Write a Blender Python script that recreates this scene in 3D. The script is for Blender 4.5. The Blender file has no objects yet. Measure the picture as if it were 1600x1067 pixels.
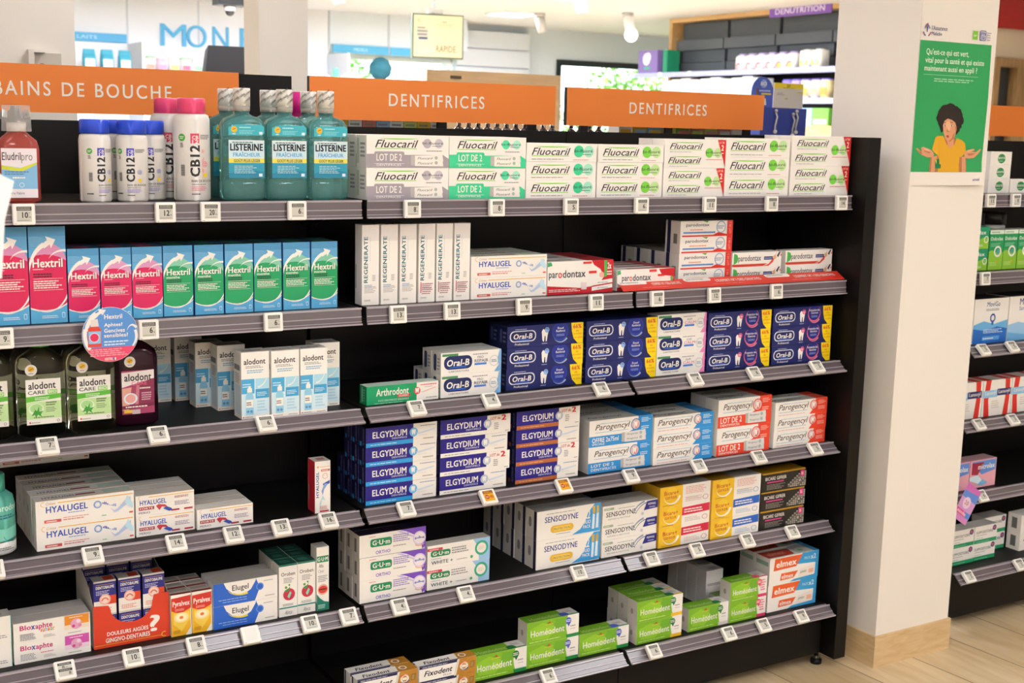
import bpy, bmesh, math, random
from mathutils import Matrix, Vector
from mathutils.geometry import tessellate_polygon
random.seed(7)
SC = bpy.context.scene
COL = SC.collection
# ------------------------------------------------------------------ camera, world, exposure
cam_d = bpy.data.cameras.new('camera'); cam = bpy.data.objects.new('camera', cam_d); COL.objects.link(cam)
CAM_POS = Vector((-1.12365, -2.46480, 1.48827))
PITCH, YAW, ROLL = math.radians(9.59637), math.radians(31.12269), math.radians(1.36461)
fw = Vector((math.sin(YAW)*math.cos(PITCH), math.cos(YAW)*math.cos(PITCH), -math.sin(PITCH)))
rt = Vector((math.cos(YAW), -math.sin(YAW), 0)); up = rt.cross(fw)
rt2 = math.cos(ROLL)*rt + math.sin(ROLL)*up; up2 = -math.sin(ROLL)*rt + math.cos(ROLL)*up
cam.matrix_world = Matrix(((rt2.x, up2.x, -fw.x, CAM_POS.x), (rt2.y, up2.y, -fw.y, CAM_POS.y), (rt2.z, up2.z, -fw.z, CAM_POS.z), (0, 0, 0, 1)))
cam_d.sensor_width = 36; cam_d.lens = 1991.26*36/1600; cam_d.clip_start = 0.05; cam_d.clip_end = 200
cam_d.dof.use_dof = True; cam_d.dof.focus_distance = 2.75; cam_d.dof.aperture_fstop = 7.1
SC.camera = cam
wd = bpy.data.worlds.new('sky'); SC.world = wd; wd.use_nodes = True
wd.node_tree.nodes['Background'].inputs[0].default_value = (0.80, 0.92, 1.0, 1)
wd.node_tree.nodes['Background'].inputs[1].default_value = 5.5
sun_d = bpy.data.lights.new('sun', 'SUN'); sun_d.energy = 10; sun_d.angle = 0.02
sun = bpy.data.objects.new('sun', sun_d); COL.objects.link(sun); sun.rotation_euler = (math.radians(-35), math.radians(20), 0)
SC.view_settings.view_transform = 'Standard'; SC.view_settings.look = 'None'
SC.view_settings.gamma = 1; SC.view_settings.use_curve_mapping = False
SC.view_settings.exposure = 0.12
LAMP_FRONT, LAMP_BACK = 17.0, 40.0          # radiance of the ceiling panels over the aisle / over the shop behind

# ------------------------------------------------------------------ materials
MATS = {}
def lin(h):
    h = h.lstrip('#'); v = [int(h[i:i+2], 16)/255 for i in (0, 2, 4)]
    return tuple(c/12.92 if c <= .04045 else ((c+.055)/1.055)**2.4 for c in v)
def mat(c, rough=.42, metal=0, spec=.5, trans=0, ior=1.45, alpha=1, coat=0, emit=0):
    k = (c, rough, metal, spec, trans, ior, alpha, coat, emit)
    if k in MATS: return MATS[k]
    m = bpy.data.materials.new('mat'); m.use_nodes = True; b = m.node_tree.nodes['Principled BSDF']
    col = (*lin(c), 1)
    b.inputs['Base Color'].default_value = col; b.inputs['Roughness'].default_value = rough
    b.inputs['Metallic'].default_value = metal; b.inputs['Specular IOR Level'].default_value = spec
    b.inputs['Transmission Weight'].default_value = trans; b.inputs['IOR'].default_value = ior
    b.inputs['Alpha'].default_value = alpha; b.inputs['Coat Weight'].default_value = coat
    if emit: b.inputs['Emission Color'].default_value = col; b.inputs['Emission Strength'].default_value = emit
    MATS[k] = m; return m
def wood(name, c1, c2, scale=(1, 12, 12), rough=.45, planks=None):
    m = bpy.data.materials.new(name); m.use_nodes = True; nt = m.node_tree; N = nt.nodes; L = nt.links; b = N['Principled BSDF']
    tc = N.new('ShaderNodeTexCoord'); mp = N.new('ShaderNodeMapping'); mp.inputs['Scale'].default_value = scale
    ns = N.new('ShaderNodeTexNoise'); ns.inputs['Scale'].default_value = 4; ns.inputs['Detail'].default_value = 8; ns.inputs['Distortion'].default_value = .6
    rp = N.new('ShaderNodeValToRGB'); rp.color_ramp.elements[0].position = .32; rp.color_ramp.elements[1].position = .68
    rp.color_ramp.elements[0].color = (*lin(c1), 1); rp.color_ramp.elements[1].color = (*lin(c2), 1)
    L.new(tc.outputs['Object'], mp.inputs[0]); L.new(mp.outputs[0], ns.inputs[0]); L.new(ns.outputs[0], rp.inputs[0])
    out = rp.outputs[0]
    if planks:
        m2 = N.new('ShaderNodeMapping'); m2.inputs['Rotation'].default_value = (0, 0, math.radians(planks[2])); m2.inputs['Location'].default_value = planks[3]
        br = N.new('ShaderNodeTexBrick'); br.inputs['Scale'].default_value = 1; br.inputs['Brick Width'].default_value = planks[0]; br.inputs['Row Height'].default_value = planks[1]
        br.inputs['Mortar Size'].default_value = .0022; br.inputs['Color1'].default_value = (1, 1, 1, 1); br.inputs['Color2'].default_value = (.70, .66, .60, 1); br.inputs['Mortar'].default_value = (.30, .25, .20, 1); br.inputs['Bias'].default_value = -.1
        L.new(tc.outputs['Object'], m2.inputs[0]); L.new(m2.outputs[0], br.inputs[0])
        mx = N.new('ShaderNodeMix'); mx.data_type = 'RGBA'; mx.blend_type = 'MULTIPLY'; mx.inputs[0].default_value = 1
        L.new(out, mx.inputs[6]); L.new(br.outputs[0], mx.inputs[7]); out = mx.outputs[2]
    L.new(out, b.inputs['Base Color']); b.inputs['Roughness'].default_value = rough
    return m

# ------------------------------------------------------------------ mesh builder
_TXT = {}
def glyphs(s, b, i):
    k = (s, b, i)
    if k not in _TXT:
        cu = bpy.data.curves.new('lettering', 'FONT'); sp = 1.28 if s[0] == '~' else 1.0 + b*1.5; cu.body = s.lstrip('~'); cu.resolution_u = 6 if len(cu.body) == 1 or s[0] == '~' else 2; cu.shear = i; cu.space_character = sp
        ob = bpy.data.objects.new('lettering', cu); me = bpy.data.meshes.new_from_object(ob)
        v = [(p.co.x, p.co.y) for p in me.vertices]; f = [tuple(p.vertices) for p in me.polygons]
        if b > 0:                                     # bold: the same outline laid four times, slightly shifted
            n0 = len(v); e = b*.82; v = [(x+dx, y+dy) for dx, dy in ((-e, -e*.6), (e, -e*.6), (-e, e*.6), (e, e*.6)) for x, y in v]; f = [tuple(q+n0*c for q in p) for c in range(4) for p in f]
        if not v: v = [(0, 0), (1, 0), (1, 1)]; f = []
        x0 = min(p[0] for p in v); x1 = max(p[0] for p in v); y0 = min(p[1] for p in v); y1 = max(p[1] for p in v)
        v = [((p[0]-x0)/max(x1-x0, 1e-6), (p[1]-y0)/max(y1-y0, 1e-6)) for p in v]
        g = []
        for q in f:                                   # make all windings counter-clockwise
            a = sum(v[q[n]][0]*v[q[(n+1) % len(q)]][1]-v[q[(n+1) % len(q)]][0]*v[q[n]][1] for n in range(len(q)))
            g.append(q if a > 0 else q[::-1])
        bpy.data.objects.remove(ob); bpy.data.curves.remove(cu); bpy.data.meshes.remove(me)
        _TXT[k] = (v, g)
    return _TXT[k]
def clip(poly, x0, y0, x1, y1):
    for ax, val, sgn in ((0, x0, 1), (0, x1, -1), (1, y0, 1), (1, y1, -1)):
        out = []
        for n in range(len(poly)):
            a, b = poly[n-1], poly[n]
            ia = (a[ax]-val)*sgn >= -1e-9; ib = (b[ax]-val)*sgn >= -1e-9
            if ia != ib:
                t = (val-a[ax])/(b[ax]-a[ax]); out.append((a[0]+t*(b[0]-a[0]), a[1]+t*(b[1]-a[1])))
            if ib: out.append(b)
        poly = out
        if len(poly) < 3: return []
    return poly
# graphics: fractions of the printed face
def R(x0, y0, x1, y1, c): return ('p', [(x0, y0), (x1, y0), (x1, y1), (x0, y1)], c)
def P(c, *pts): return ('p', list(pts), c)
def C(x, y, r, c, sx=1.0): return ('c', x, y, r, c, sx)
def O(x, y, r, t, c, sx=1.0): return ('o', x, y, r, t, c, sx)
def T(s, x0, y0, x1, y1, c, b=0.0, i=0.0, rot=0): return ('t', s, x0, y0, x1, y1, c, b, i, rot)
def F(x0, y0, x1, y1, n, c): return ('f', x0, y0, x1, y1, n, c)
def A(cx, cy, rx, ry, a0, a1, t0, t1, c): return ('a', cx, cy, rx, ry, a0, a1, t0, t1, c)
def B(x0, y0, x1, y1, r, c): return ('b', x0, y0, x1, y1, r, c)
class MB:
    def __init__(s): s.v = []; s.f = []; s.m = []; s.sm = []; s.mats = []
    def mi(s, m):
        if isinstance(m, str): m = mat(m)
        if m not in s.mats: s.mats.append(m)
        return s.mats.index(m)
    def add(s, vs, fs, m, smooth=False):
        o = len(s.v); s.v += [tuple(x) for x in vs]; k = s.mi(m)
        for q in fs: s.f.append(tuple(o+n for n in q)); s.m.append(k); s.sm.append(smooth)
    def box(s, x0, y0, z0, x1, y1, z1, m):
        s.add([(x0, y0, z0), (x1, y0, z0), (x1, y1, z0), (x0, y1, z0), (x0, y0, z1), (x1, y0, z1), (x1, y1, z1), (x0, y1, z1)],
              [(0, 3, 2, 1), (4, 5, 6, 7), (0, 1, 5, 4), (1, 2, 6, 5), (2, 3, 7, 6), (3, 0, 4, 7)], m)
    def loft(s, secs, m, n=6, smooth=True, o=(0, 0, 0), closed=True):
        vs = []; fs = []; K = 4*(n+1)
        for z, hw, hd, r in secs:
            r = min(r, hw, hd)
            for q, (sx, sy) in enumerate(((1, 1), (-1, 1), (-1, -1), (1, -1))):
                for k in range(n+1):
                    a = math.pi/2*(q+k/n)
                    vs.append((o[0]+sx*(hw-r)+r*math.cos(a), o[1]+sy*(hd-r)+r*math.sin(a), o[2]+z))
        for j in range(len(secs)-1):
            for k in range(K):
                k2 = (k+1) % K; fs.append((j*K+k, j*K+k2, (j+1)*K+k2, (j+1)*K+k))
        s.add(vs, fs, m, smooth)
        if closed:
            b = len(s.v)-len(vs); k = s.mi(m)
            s.f.append(tuple(b+q for q in reversed(range(K)))); s.m.append(k); s.sm.append(False)
            s.f.append(tuple(b+(len(secs)-1)*K+q for q in range(K))); s.m.append(k); s.sm.append(False)
    def tube(s, pts, r, m, n=8):
        pts = [Vector(q) for q in pts]; vs = []; fs = []
        for j, q in enumerate(pts):
            d = (pts[min(j+1, len(pts)-1)]-pts[max(j-1, 0)]).normalized()
            a = d.cross(Vector((0, 0, 1)) if abs(d.z) < .9 else Vector((1, 0, 0))).normalized(); b = d.cross(a)
            vs += [q+r*(math.cos(2*math.pi*k/n)*a+math.sin(2*math.pi*k/n)*b) for k in range(n)]
        for j in range(len(pts)-1):
            for k in range(n): fs.append((j*n+k, (j+1)*n+k, (j+1)*n+(k+1) % n, j*n+(k+1) % n))
        fs += [tuple(range(n)), tuple(reversed(range((len(pts)-1)*n, len(pts)*n)))]
        s.add(vs, fs, m, True)
    def ball(s, c, r, m, nu=16, nv=10, sq=(1, 1, 1), f=None):
        vs = []; fs = []
        for j in range(nv+1):
            for k in range(nu):
                t = math.pi*j/nv; a = 2*math.pi*k/nu; d = Vector((math.sin(t)*math.cos(a)*sq[0], math.sin(t)*math.sin(a)*sq[1], -math.cos(t)*sq[2]))
                vs.append(Vector(c)+d*r*(f(a, t) if f else 1))
        for j in range(nv):
            for k in range(nu): fs.append((j*nu+k, j*nu+(k+1) % nu, (j+1)*nu+(k+1) % nu, (j+1)*nu+k))
        s.add(vs, fs, m, True)
    def extrude(s, prof, x0, x1, m):                   # (y, z) profile swept along X
        n = len(prof); vs = [(x0, y, z) for y, z in prof]+[(x1, y, z) for y, z in prof]
        fs = [(k, (k+1) % n, n+(k+1) % n, n+k) for k in range(n)]
        tr = tessellate_polygon([[Vector((y, z, 0)) for y, z in prof]])
        fs += [tuple(t) for t in tr]+[tuple(n+q for q in reversed(t)) for t in tr]
        s.add(vs, fs, m)
    def art(s, els, o, ux, uy, w, h, warp=None, off=1.2e-4, step=6e-5):
        o, ux, uy = Vector(o), Vector(ux), Vector(uy); nn = ux.cross(uy); d = off
        def put(x, y): return warp(x, y, d) if warp else o+ux*x+uy*y+nn*d
        def poly(pts, c):
            pts = clip([(a*w, b*h) for a, b in pts], 0, 0, w, h)
            if len(pts) < 3: return
            parts = [pts]
            if warp:
                xs = [p[0] for p in pts]; nst = max(1, int((max(xs)-min(xs))/(w/36)))
                if nst > 1: parts = [clip(pts, min(xs)+(max(xs)-min(xs))*q/nst, 0, min(xs)+(max(xs)-min(xs))*(q+1)/nst, h) for q in range(nst)]
            for q in parts:
                if len(q) < 3: continue
                clean = [p for n, p in enumerate(q) if math.hypot(p[0]-q[n-1][0], p[1]-q[n-1][1]) > 1e-7]
                if len(clean) < 3: continue
                tr = tessellate_polygon([[Vector((x, y, 0)) for x, y in clean]]); fs = []
                for t in tr:
                    a, b, e = (clean[n] for n in t)
                    cr = (b[0]-a[0])*(e[1]-a[1])-(b[1]-a[1])*(e[0]-a[0])
                    if abs(cr) > 1e-14: fs.append(tuple(t) if cr > 0 else tuple(t)[::-1])
                s.add([put(x, y) for x, y in clean], fs, c)
        for e in els:
            d += step; k = e[0]
            if k == 'p': poly(e[1], e[2])
            elif k == 'c':
                _, x, y, r, c, sx = e; poly([(x+r*sx*h/w*math.cos(a*math.pi/14), y+r*math.sin(a*math.pi/14)) for a in range(28)], c)
            elif k == 'o':
                _, x, y, r, t, c, sx = e
                for a in range(24):
                    q = [(x+rr*sx*h/w*math.cos(b*math.pi/12), y+rr*math.sin(b*math.pi/12)) for rr, b in ((r, a), (r, a+1), (r-t, a+1), (r-t, a))]; poly(q, c)
            elif k == 'a':
                _, cx, cy, rx, ry, a0, a1, t0, t1, c = e; N_ = 14; ring = []
                for q in range(N_+1):
                    u = q/N_; a = math.radians(a0+(a1-a0)*u); t = t0+(t1-t0)*u
                    ring.append(((cx+rx*math.cos(a), cy+ry*math.sin(a)), (cx+(rx+t*h/w)*math.cos(a), cy+(ry+t)*math.sin(a))))
                for q in range(N_): poly([ring[q][0], ring[q+1][0], ring[q+1][1], ring[q][1]], c)
            elif k == 'b':
                _, x0, y0, x1, y1, r, c = e; rx = r*h/w; pts = []
                for cx, cy, a in ((x1-rx, y1-r, 0), (x0+rx, y1-r, 90), (x0+rx, y0+r, 180), (x1-rx, y0+r, 270)):
                    pts += [(cx+rx*math.cos(math.radians(a+q*22.5)), cy+r*math.sin(math.radians(a+q*22.5))) for q in range(5)]
                poly(pts, c)
            elif k == 't':
                _, t, x0, y0, x1, y1, c, b, i, rot = e; v, f = glyphs(t, b, i)
                if rot: pv = [(x0+(1-q[1])*(x1-x0), y0+q[0]*(y1-y0)) for q in v]
                else: pv = [(x0+q[0]*(x1-x0), y0+q[1]*(y1-y0)) for q in v]
                if warp:
                    nf = len(f)//4 if b > 0 else 0
                    for j, q in enumerate(f):
                        if nf and j and j % nf == 0: d += 1.5e-5
                        poly([pv[n] for n in q], c)
                elif b > 0:
                    nv, nf = len(pv)//4, len(f)//4
                    for c4 in range(4):
                        s.add([put(x*w, y*h) for x, y in pv[c4*nv:(c4+1)*nv]], f[:nf], c); d += 1.5e-5
                else: s.add([put(x*w, y*h) for x, y in pv], f, c)
            elif k == 'f':
                _, x0, y0, x1, y1, n, c = e; rr = random.Random(int(x0*999+y0*777+n)); hh = (y1-y0)/n
                for q in range(n):
                    x = x0; y = y1-(q+.8)*hh; end = x1-(x1-x0)*rr.uniform(0, .3)
                    while x < end:
                        l = (x1-x0)*rr.uniform(.06, .16); poly([(x, y), (min(x+l, end), y), (min(x+l, end), y+hh*.5), (x, y+hh*.5)], c); x += l+(x1-x0)*.02
    def mesh(s, name):
        me = bpy.data.meshes.new(name); me.from_pydata(s.v, [], s.f); me.polygons.foreach_set('material_index', s.m)
        me.polygons.foreach_set('use_smooth', s.sm)
        for m in s.mats: me.materials.append(m)
        me.update(); return me
    def build(s, name, parent=None, loc=None):
        return link(name, s.mesh(name), parent, loc)
def link(name, me, parent=None, loc=None):
    o = bpy.data.objects.new(name, me); COL.objects.link(o)
    if parent: o.parent = parent
    if loc: o.location = loc
    return o
def empty(name, loc=(0, 0, 0), rz=0): o = link(name, None, None, loc); o.rotation_euler = (0, 0, rz); o.empty_display_size = .05; return o
def tag(o, label, cat, group=None):
    o['label'] = label; o['category'] = cat
    if group: o['group'] = group
    return o
def struct(o): o['kind'] = 'structure'; return o

# ------------------------------------------------------------------ shop shell
H = 2.45; FAR = 8.6
WALLM = mat('#e8e4de', .8); PILM = mat('#ebe4da', .75)
BLK = mat('#100f0d', .42, spec=.25); BLK2 = mat('#131210', .5, spec=.22)
FLOORM = wood('oak tile', '#d3b98f', '#e3cfab', (9, 1.0, 1), .38, (1.25, .215, 86, (.05, .04, 0)))
def slab(name, x0, y0, z0, x1, y1, z1, m): b = MB(); b.box(x0, y0, z0, x1, y1, z1, m); return struct(b.build(name))
slab('floor', -4.1, -5.1, -.1, 9.1, 8.7, 0, FLOORM)
slab('ceiling', -4.1, -5.1, H, 9.1, 8.75, H+.1, mat('#ededee', .85))
slab('wall_left', -4.1, -5, 0, -4, 8.6, H, WALLM)
slab('wall_front', -4, -5.1, 0, 9, -5, H, WALLM)
slab('wall_right', 8.6, -5, 0, 8.7, 8.6, H, WALLM)
b = MB()                                               # far wall with two window openings
for q in ((-4, 0, 3.42, H), (3.42, 0, 4.78, 1.0), (3.42, 2.09, 4.78, H), (4.78, 0, 6.0, H), (6.0, 0, 8.6, 1.0), (6.0, 2.16, 8.6, H)):
    b.box(q[0], FAR, q[1], q[2], FAR+.12, q[3], mat('#dce8f2', .8))
struct(b.build('wall_back'))
def window(name, x0, z0, x1, z1, fr, m):
    b = MB()
    for q in ((x0, z0, x1, z0+fr), (x0, z1-fr, x1, z1), (x0, z0+fr, x0+fr, z1-fr), (x1-fr, z0+fr, x1, z1-fr)): b.box(q[0], FAR-.02, q[1], q[2], FAR+.1, q[3], m)
    w = struct(b.build(name)); g = MB(); g.box(x0+fr, FAR+.05, z0+fr, x1-fr, FAR+.056, z1-fr, mat('#ffffff', 0, trans=1, ior=1.02)); g.build('pane', w)
window('window_1', 3.42, 1.0, 4.78, 2.09, .03, mat('#dfe6ea', .5))
window('window_2', 6.0, 1.0, 8.6, 2.16, .055, mat('#23292e', .5))
# side wall right of the pillar, with a red fascia and a wooden door frame
b = MB(); b.box(6.15, 3.5, 0, 6.28, 3.6, H, WALLM); b.box(6.64, 3.5, 0, 8.6, 3.6, H, mat('#cfc2ae', .8)); b.box(6.28, 3.5, 2.03, 6.64, 3.6, H, mat('#cfc2ae', .8)); struct(b.build('wall_side'))
b = MB(); b.box(6.14, 3.47, 2.225, 8.6, 3.5, H, mat('#a3120f', .5)); struct(b.build('trim_1'))
b = MB()
for q in ((6.28, 0, 6.33, 2.03), (6.52, 0, 6.64, 2.03), (6.33, 1.97, 6.52, 2.03)): b.box(q[0], 3.485, q[1], q[2], 3.6, q[3], wood('frame wood', '#8a6a44', '#a5855a', (12, 12, 1)))
d = struct(b.build('door_1')); b = MB(); b.box(6.33, 3.56, 0, 6.52, 3.58, 1.97, mat('#3a4046', .5)); b.build('doorway_shade', d)  # dark sheet set in as the shade inside the doorway
# white pillars
def pillar(name, x0, y0, x1, y1): b = MB(); b.box(x0, y0, 0, x1, y1, H, PILM); return struct(b.build(name))
pillar('wall_pillar', 1.535, -.083, 1.834, .215)
pillar('wall_pillar_left', -1.15, .75, -.421, 1.4)
pillar('wall_pillar_middle', .2, 1.2, .352, 1.33)
b = MB(); sk = wood('skirting wood', '#c9a875', '#dcc197', (3, 3, 14), .45)
b.box(1.528, -.09, 0, 1.841, -.083, .092, sk); b.box(1.528, -.083, 0, 1.535, .215, .092, sk); b.box(1.834, -.083, 0, 1.841, .215, .092, sk)
struct(b.build('baseboard_pillar'))

# ------------------------------------------------------------------ ceiling lights
def panel(x, y, L, w=.6, d=.6, where=''):
    t = tag(empty('ceiling_light', (x, y, H)), 'square white ceiling light panel '+where, 'ceiling light', 'ceiling light panels')
    f = MB()
    for q in ((-w/2-.02, -d/2-.02, w/2+.02, -d/2), (-w/2-.02, d/2, w/2+.02, d/2+.02), (-w/2-.02, -d/2, -w/2, d/2), (w/2, -d/2, w/2+.02, d/2)): f.box(q[0], q[1], -.015, q[2], q[3], 0, '#f4f4f4')
    f.build('frame', t); g = MB(); g.box(-w/2, -d/2, -.01, w/2, d/2, -.002, mat('#fbfbff' if y < 1 else '#e9f0ff', emit=L)); g.build('diffuser', t)
PAN = [(-2.3, -2.1, 'unseen over the aisle, far end'), (-1.05, -1.0, 'added to light the mouthwash bay'), (.45, -.95, 'over the aisle in front of the toothpaste bay'), (2.2, -1.05, 'over the aisle before the pillar'), (-.6, -2.5, 'unseen right above the viewer'), (.9, -2.4, 'unseen over the aisle, second row'),
       (-1.2, -3.7, 'unseen behind the viewer near the entrance'), (1.2, -3.8, 'unseen behind the viewer in the middle of the aisle'), (3.2, -2.5, 'unseen over the aisle beyond the pillar')]  # unseen panels added for aisle light; two sit where rail reflections point
for x, y, w in PAN: panel(x, y, LAMP_FRONT*(.38 if y > -1.5 else 1.25 if y > -3 else 2.1), .5, .55, w)
panel(.05, .28, LAMP_FRONT*1.3, .35, .35, 'added above the signs to brighten the pillars')  # added lamp that brightens the pillars behind the signs
panel(4.7, 7.3, LAMP_BACK*.9, .32, .32, 'added to brighten the window wall')  # added lamp that brightens the window wall
for x, y, w in [(.8, 3.2, 'added above the cash desk'), (3.5, 4.6, 'added above the middle of the shop'), (1.6, 5.6, 'added to brighten the milk shelves'), (3.9, 5.4, 'added near the garden window'), (4.3, 3.3, 'added near the drawer wall')]:
    panel(x, y, LAMP_BACK*(.75 if x > 3.8 else 2.0), .9, .9, w)  # out-of-view panels added to overexpose the back of the shop
# ------------------------------------------------------------------ gondola units and shelves
ZT = {1: 1.3268, 2: 1.0992, 3: .8774, 4: .6483, 5: .4245, 6: .1859}
ZB = {1: 1.2894, 2: 1.0635, 3: .8518, 4: .6239, 5: .3985, 6: .1610}
YT = {1: 0, 2: 0, 3: .004, 4: .008, 5: .007, 6: -.0185}
DY = {1: -.001, 2: -.003, 3: -.0275, 4: -.0268, 5: -.025, 6: -.0258}
BACK = .319; ZTOP = 1.478
def gondola(name, x0, x1, label, splits, ends):
    g = tag(empty(name, (x0, BACK, 0)), label, 'shelving unit')
    o = (-x0, -BACK, 0)
    def bx(n, a, m): b = MB(); b.box(a[0]-x0, a[1]-BACK, a[2], a[3]-x0, a[4]-BACK, a[5], m); return b.build(n, g)
    sp = [x0]+splits+[x1]
    for a, c in zip(sp, sp[1:]):
        bx('back_panel', (a+.0015, BACK, .03, c-.0015, BACK+.02, ZTOP), BLK)
        k = bx('kick_plate', (a+.002, .004, .036, c-.002, .016, .158), BLK2)
    for a in sp: bx('upright', (a-.012, BACK+.021, .0, a+.012, BACK+.05, ZTOP-.002), BLK)
    for a in ends:
        bx('end_panel', (a, -.042, .03, a+.042, BACK+.31, ZTOP+.002), BLK)
        b = MB(); b.loft([(0, .016, .016, .016), (.012, .016, .016, .016), (.013, .006, .006, .006), (.05, .005, .005, .005)], BLK, o=(a-.008-x0, .018-BACK, 0)); f = b.build('foot', g)
        b = MB(); b.loft([(.013, .0075, .0075, .003), (.022, .0075, .0075, .003)], mat('#b9b2a8', .3, 1), o=(a-.008-x0, .018-BACK, 0)); b.build('foot_nut', f)
    bx('rear_panel', (x0, BACK+.29, .03, x1, BACK+.3, 1.40), BLK2)
    bx('rear_shelf', (x0, BACK+.052, 1.405, x1, BACK+.30, 1.42), BLK2)
    return g
gondola('shelving_unit', -1.0, -.006, 'black shelving bay of mouthwash bottles and medicine cartons', [], [])
gondola('shelving_unit', 0, 1.412, 'black double shelving bay of toothpaste cartons ending at the white pillar', [.706], [1.421])
gondola('shelving_unit', 1.93, 3.0, 'black shelving unit to the right of the white pillar', [], [])
PLATE = mat('#625a60', .16, spec=.6, coat=.6); RIDGE = mat('#a0979e', .2, spec=.6, coat=.5); FLANGE = mat('#8f868c', .2, spec=.5, coat=.4)
def rail(row, x0, x1, parent):
    yt, zt = YT[row], ZT[row]; yb, zb = yt+DY[row], ZB[row]; L = math.hypot(yb-yt, zb-zt); u = ((yb-yt)/L, (zb-zt)/L); n = (u[1], -u[0])   # n points outwards
    q = lambda s, d: (yt+u[0]*s*L+n[0]*d, zt+u[1]*s*L+n[1]*d)
    b = MB(); b.extrude([q(0, 0), q(1, 0), q(1, -.002), q(0, -.002)], x0, x1, PLATE)
    for s0, s1, h in ((-.02, .09, .0025), (.5, .56, .0015), (.8, .84, .0015), (.93, 1.02, .005)):
        b.extrude([q(s0, h), q(s1, h), q(s1, .0001), q(s0, .0001)], x0, x1, RIDGE)
    b.extrude([(yt-.001, zt-.001), (yt+.010, zt+.0005), (yt+.010, zt-.002), (yt, zt-.003)], x0+.004, x1-.004, FLANGE)
    return b.build('price_rail', parent)
def shelf(row, x0, x1, label, rx=None):
    z = ZT[row]; y0 = YT[row]+.0105
    b = MB(); b.box(x0, y0, z-.022, x1, BACK-.001, z, BLK2)
    t = tag(b.build('shelf'), label, 'shelf', 'black metal shelves')
    for sx in (x0+.004, x1-.010):                        # cantilever brackets
        if row < 6: c = MB(); c.extrude([(.12, z-.022), (BACK-.001, z-.022), (BACK-.001, z-.075), (BACK-.02, z-.075)], sx, sx+.005, BLK); c.build('bracket', t)
    rail(row, *(rx or (x0, x1)), t); return t
ORD = {1: 'top', 2: 'second', 3: 'third', 4: 'fourth', 5: 'fifth', 6: 'bottom'}
LEFTC = {1: 'holding white and teal mouthwash bottles', 2: 'holding pink and green cartons', 3: 'holding green-capped bottles and white cartons', 4: 'holding long white gel cartons', 5: 'holding the red display tray'}
MIDC = {2: 'holding tall slim white cartons', 3: 'holding the green and white carton', 5: 'holding purple-ended white cartons', 6: 'holding gold-ended and green cartons'}
RIGC = {2: 'holding red and white cartons', 3: 'holding navy cartons beside pink ones', 5: 'holding yellow and black cartons', 6: 'holding green cartons, by the pillar'}
for r in range(1, 6): shelf(r, -1.0, -.0122, f'{ORD[r]} black shelf of the left bay, {LEFTC[r]}')
for r in (2, 3, 5, 6): shelf(r, 0, .7, f'{ORD[r]} black shelf of the middle bay, {MIDC[r]}'); shelf(r, .712, 1.412, f'{ORD[r]} black shelf of the right bay, {RIGC[r]}')
shelf(1, 0, 1.412, 'long top shelf across two bays, full of white toothpaste cartons')
shelf(4, 0, 1.412, 'long fourth shelf across two bays, under the blue and white stacks')
PILC = {1: 'with oval green logo cartons', 2: 'with green and lime cartons', 3: 'with blue and white cartons', 4: 'with red-striped white cartons', 5: 'with pink cartons', 6: 'with green-banded white cartons'}
for r in range(1, 7): shelf(r, 1.93, 3.0, f'{ORD[r]} shelf right of the pillar, {PILC[r]}')
shelf(6, -1.0, -.0122, 'bottom black shelf of the left bay, empty and mostly out of view')
# ------------------------------------------------------------------ orange signs
ORG = mat('#e98130', .5)
def sign(x0, x1, text, tx0, tx1, tz0, tz1, label, y=.345, z0=1.493, z1=1.591, posts=()):
    t = tag(empty('aisle_sign', ((x0+x1)/2, y, z0)), label, 'sign'); cx = (x0+x1)/2
    b = MB(); b.box(x0-cx, 0, 0, x1-cx, .014, z1-z0, BLK2); b.build('backing_board', t)
    b = MB(); b.box(x0-cx, -.003, 0, x1-cx, 0, z1-z0, ORG)
    if text: b.art([T(text, 0, 0, 1, 1, '#efe9df', b=.012)], (tx0-cx, -.0031, tz0-z0), (1, 0, 0), (0, 0, 1), tx1-tx0, tz1-tz0)
    b.build('face', t)
    for px in posts: b = MB(); b.box(px-.012-cx, .002, ZTOP-z0-.002, px+.012-cx, .012, .0, BLK); b.build('post', t)
sign(-.83, -.158, '~BAINS DE BOUCHE', -.674, -.31, 1.527, 1.556, 'orange sign above the mouthwash bay', posts=(-.62, -.30))
sign(.011, .685, '~DENTIFRICES', .212, .474, 1.528, 1.558, 'orange toothpaste sign above the middle bay, in front of the wooden board', posts=(.06, .36, .62))
sign(.722, 1.393, '~DENTIFRICES', .920, 1.184, 1.528, 1.558, 'orange toothpaste sign above the right bay, beside the blue display stand', posts=(.78, 1.06, 1.34))
sign(2.2, 2.88, '', 0, 0, 0, 0, 'blank orange sign to the right of the white pillar', posts=(2.3, 2.7))
b = MB(); b.box(-.30, .362, ZTOP, -.0255, .376, 1.589, BLK2)
tag(b.build('header_board'), 'black board sticking out behind the left orange sign, beside the teal bottles', 'board')
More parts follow.
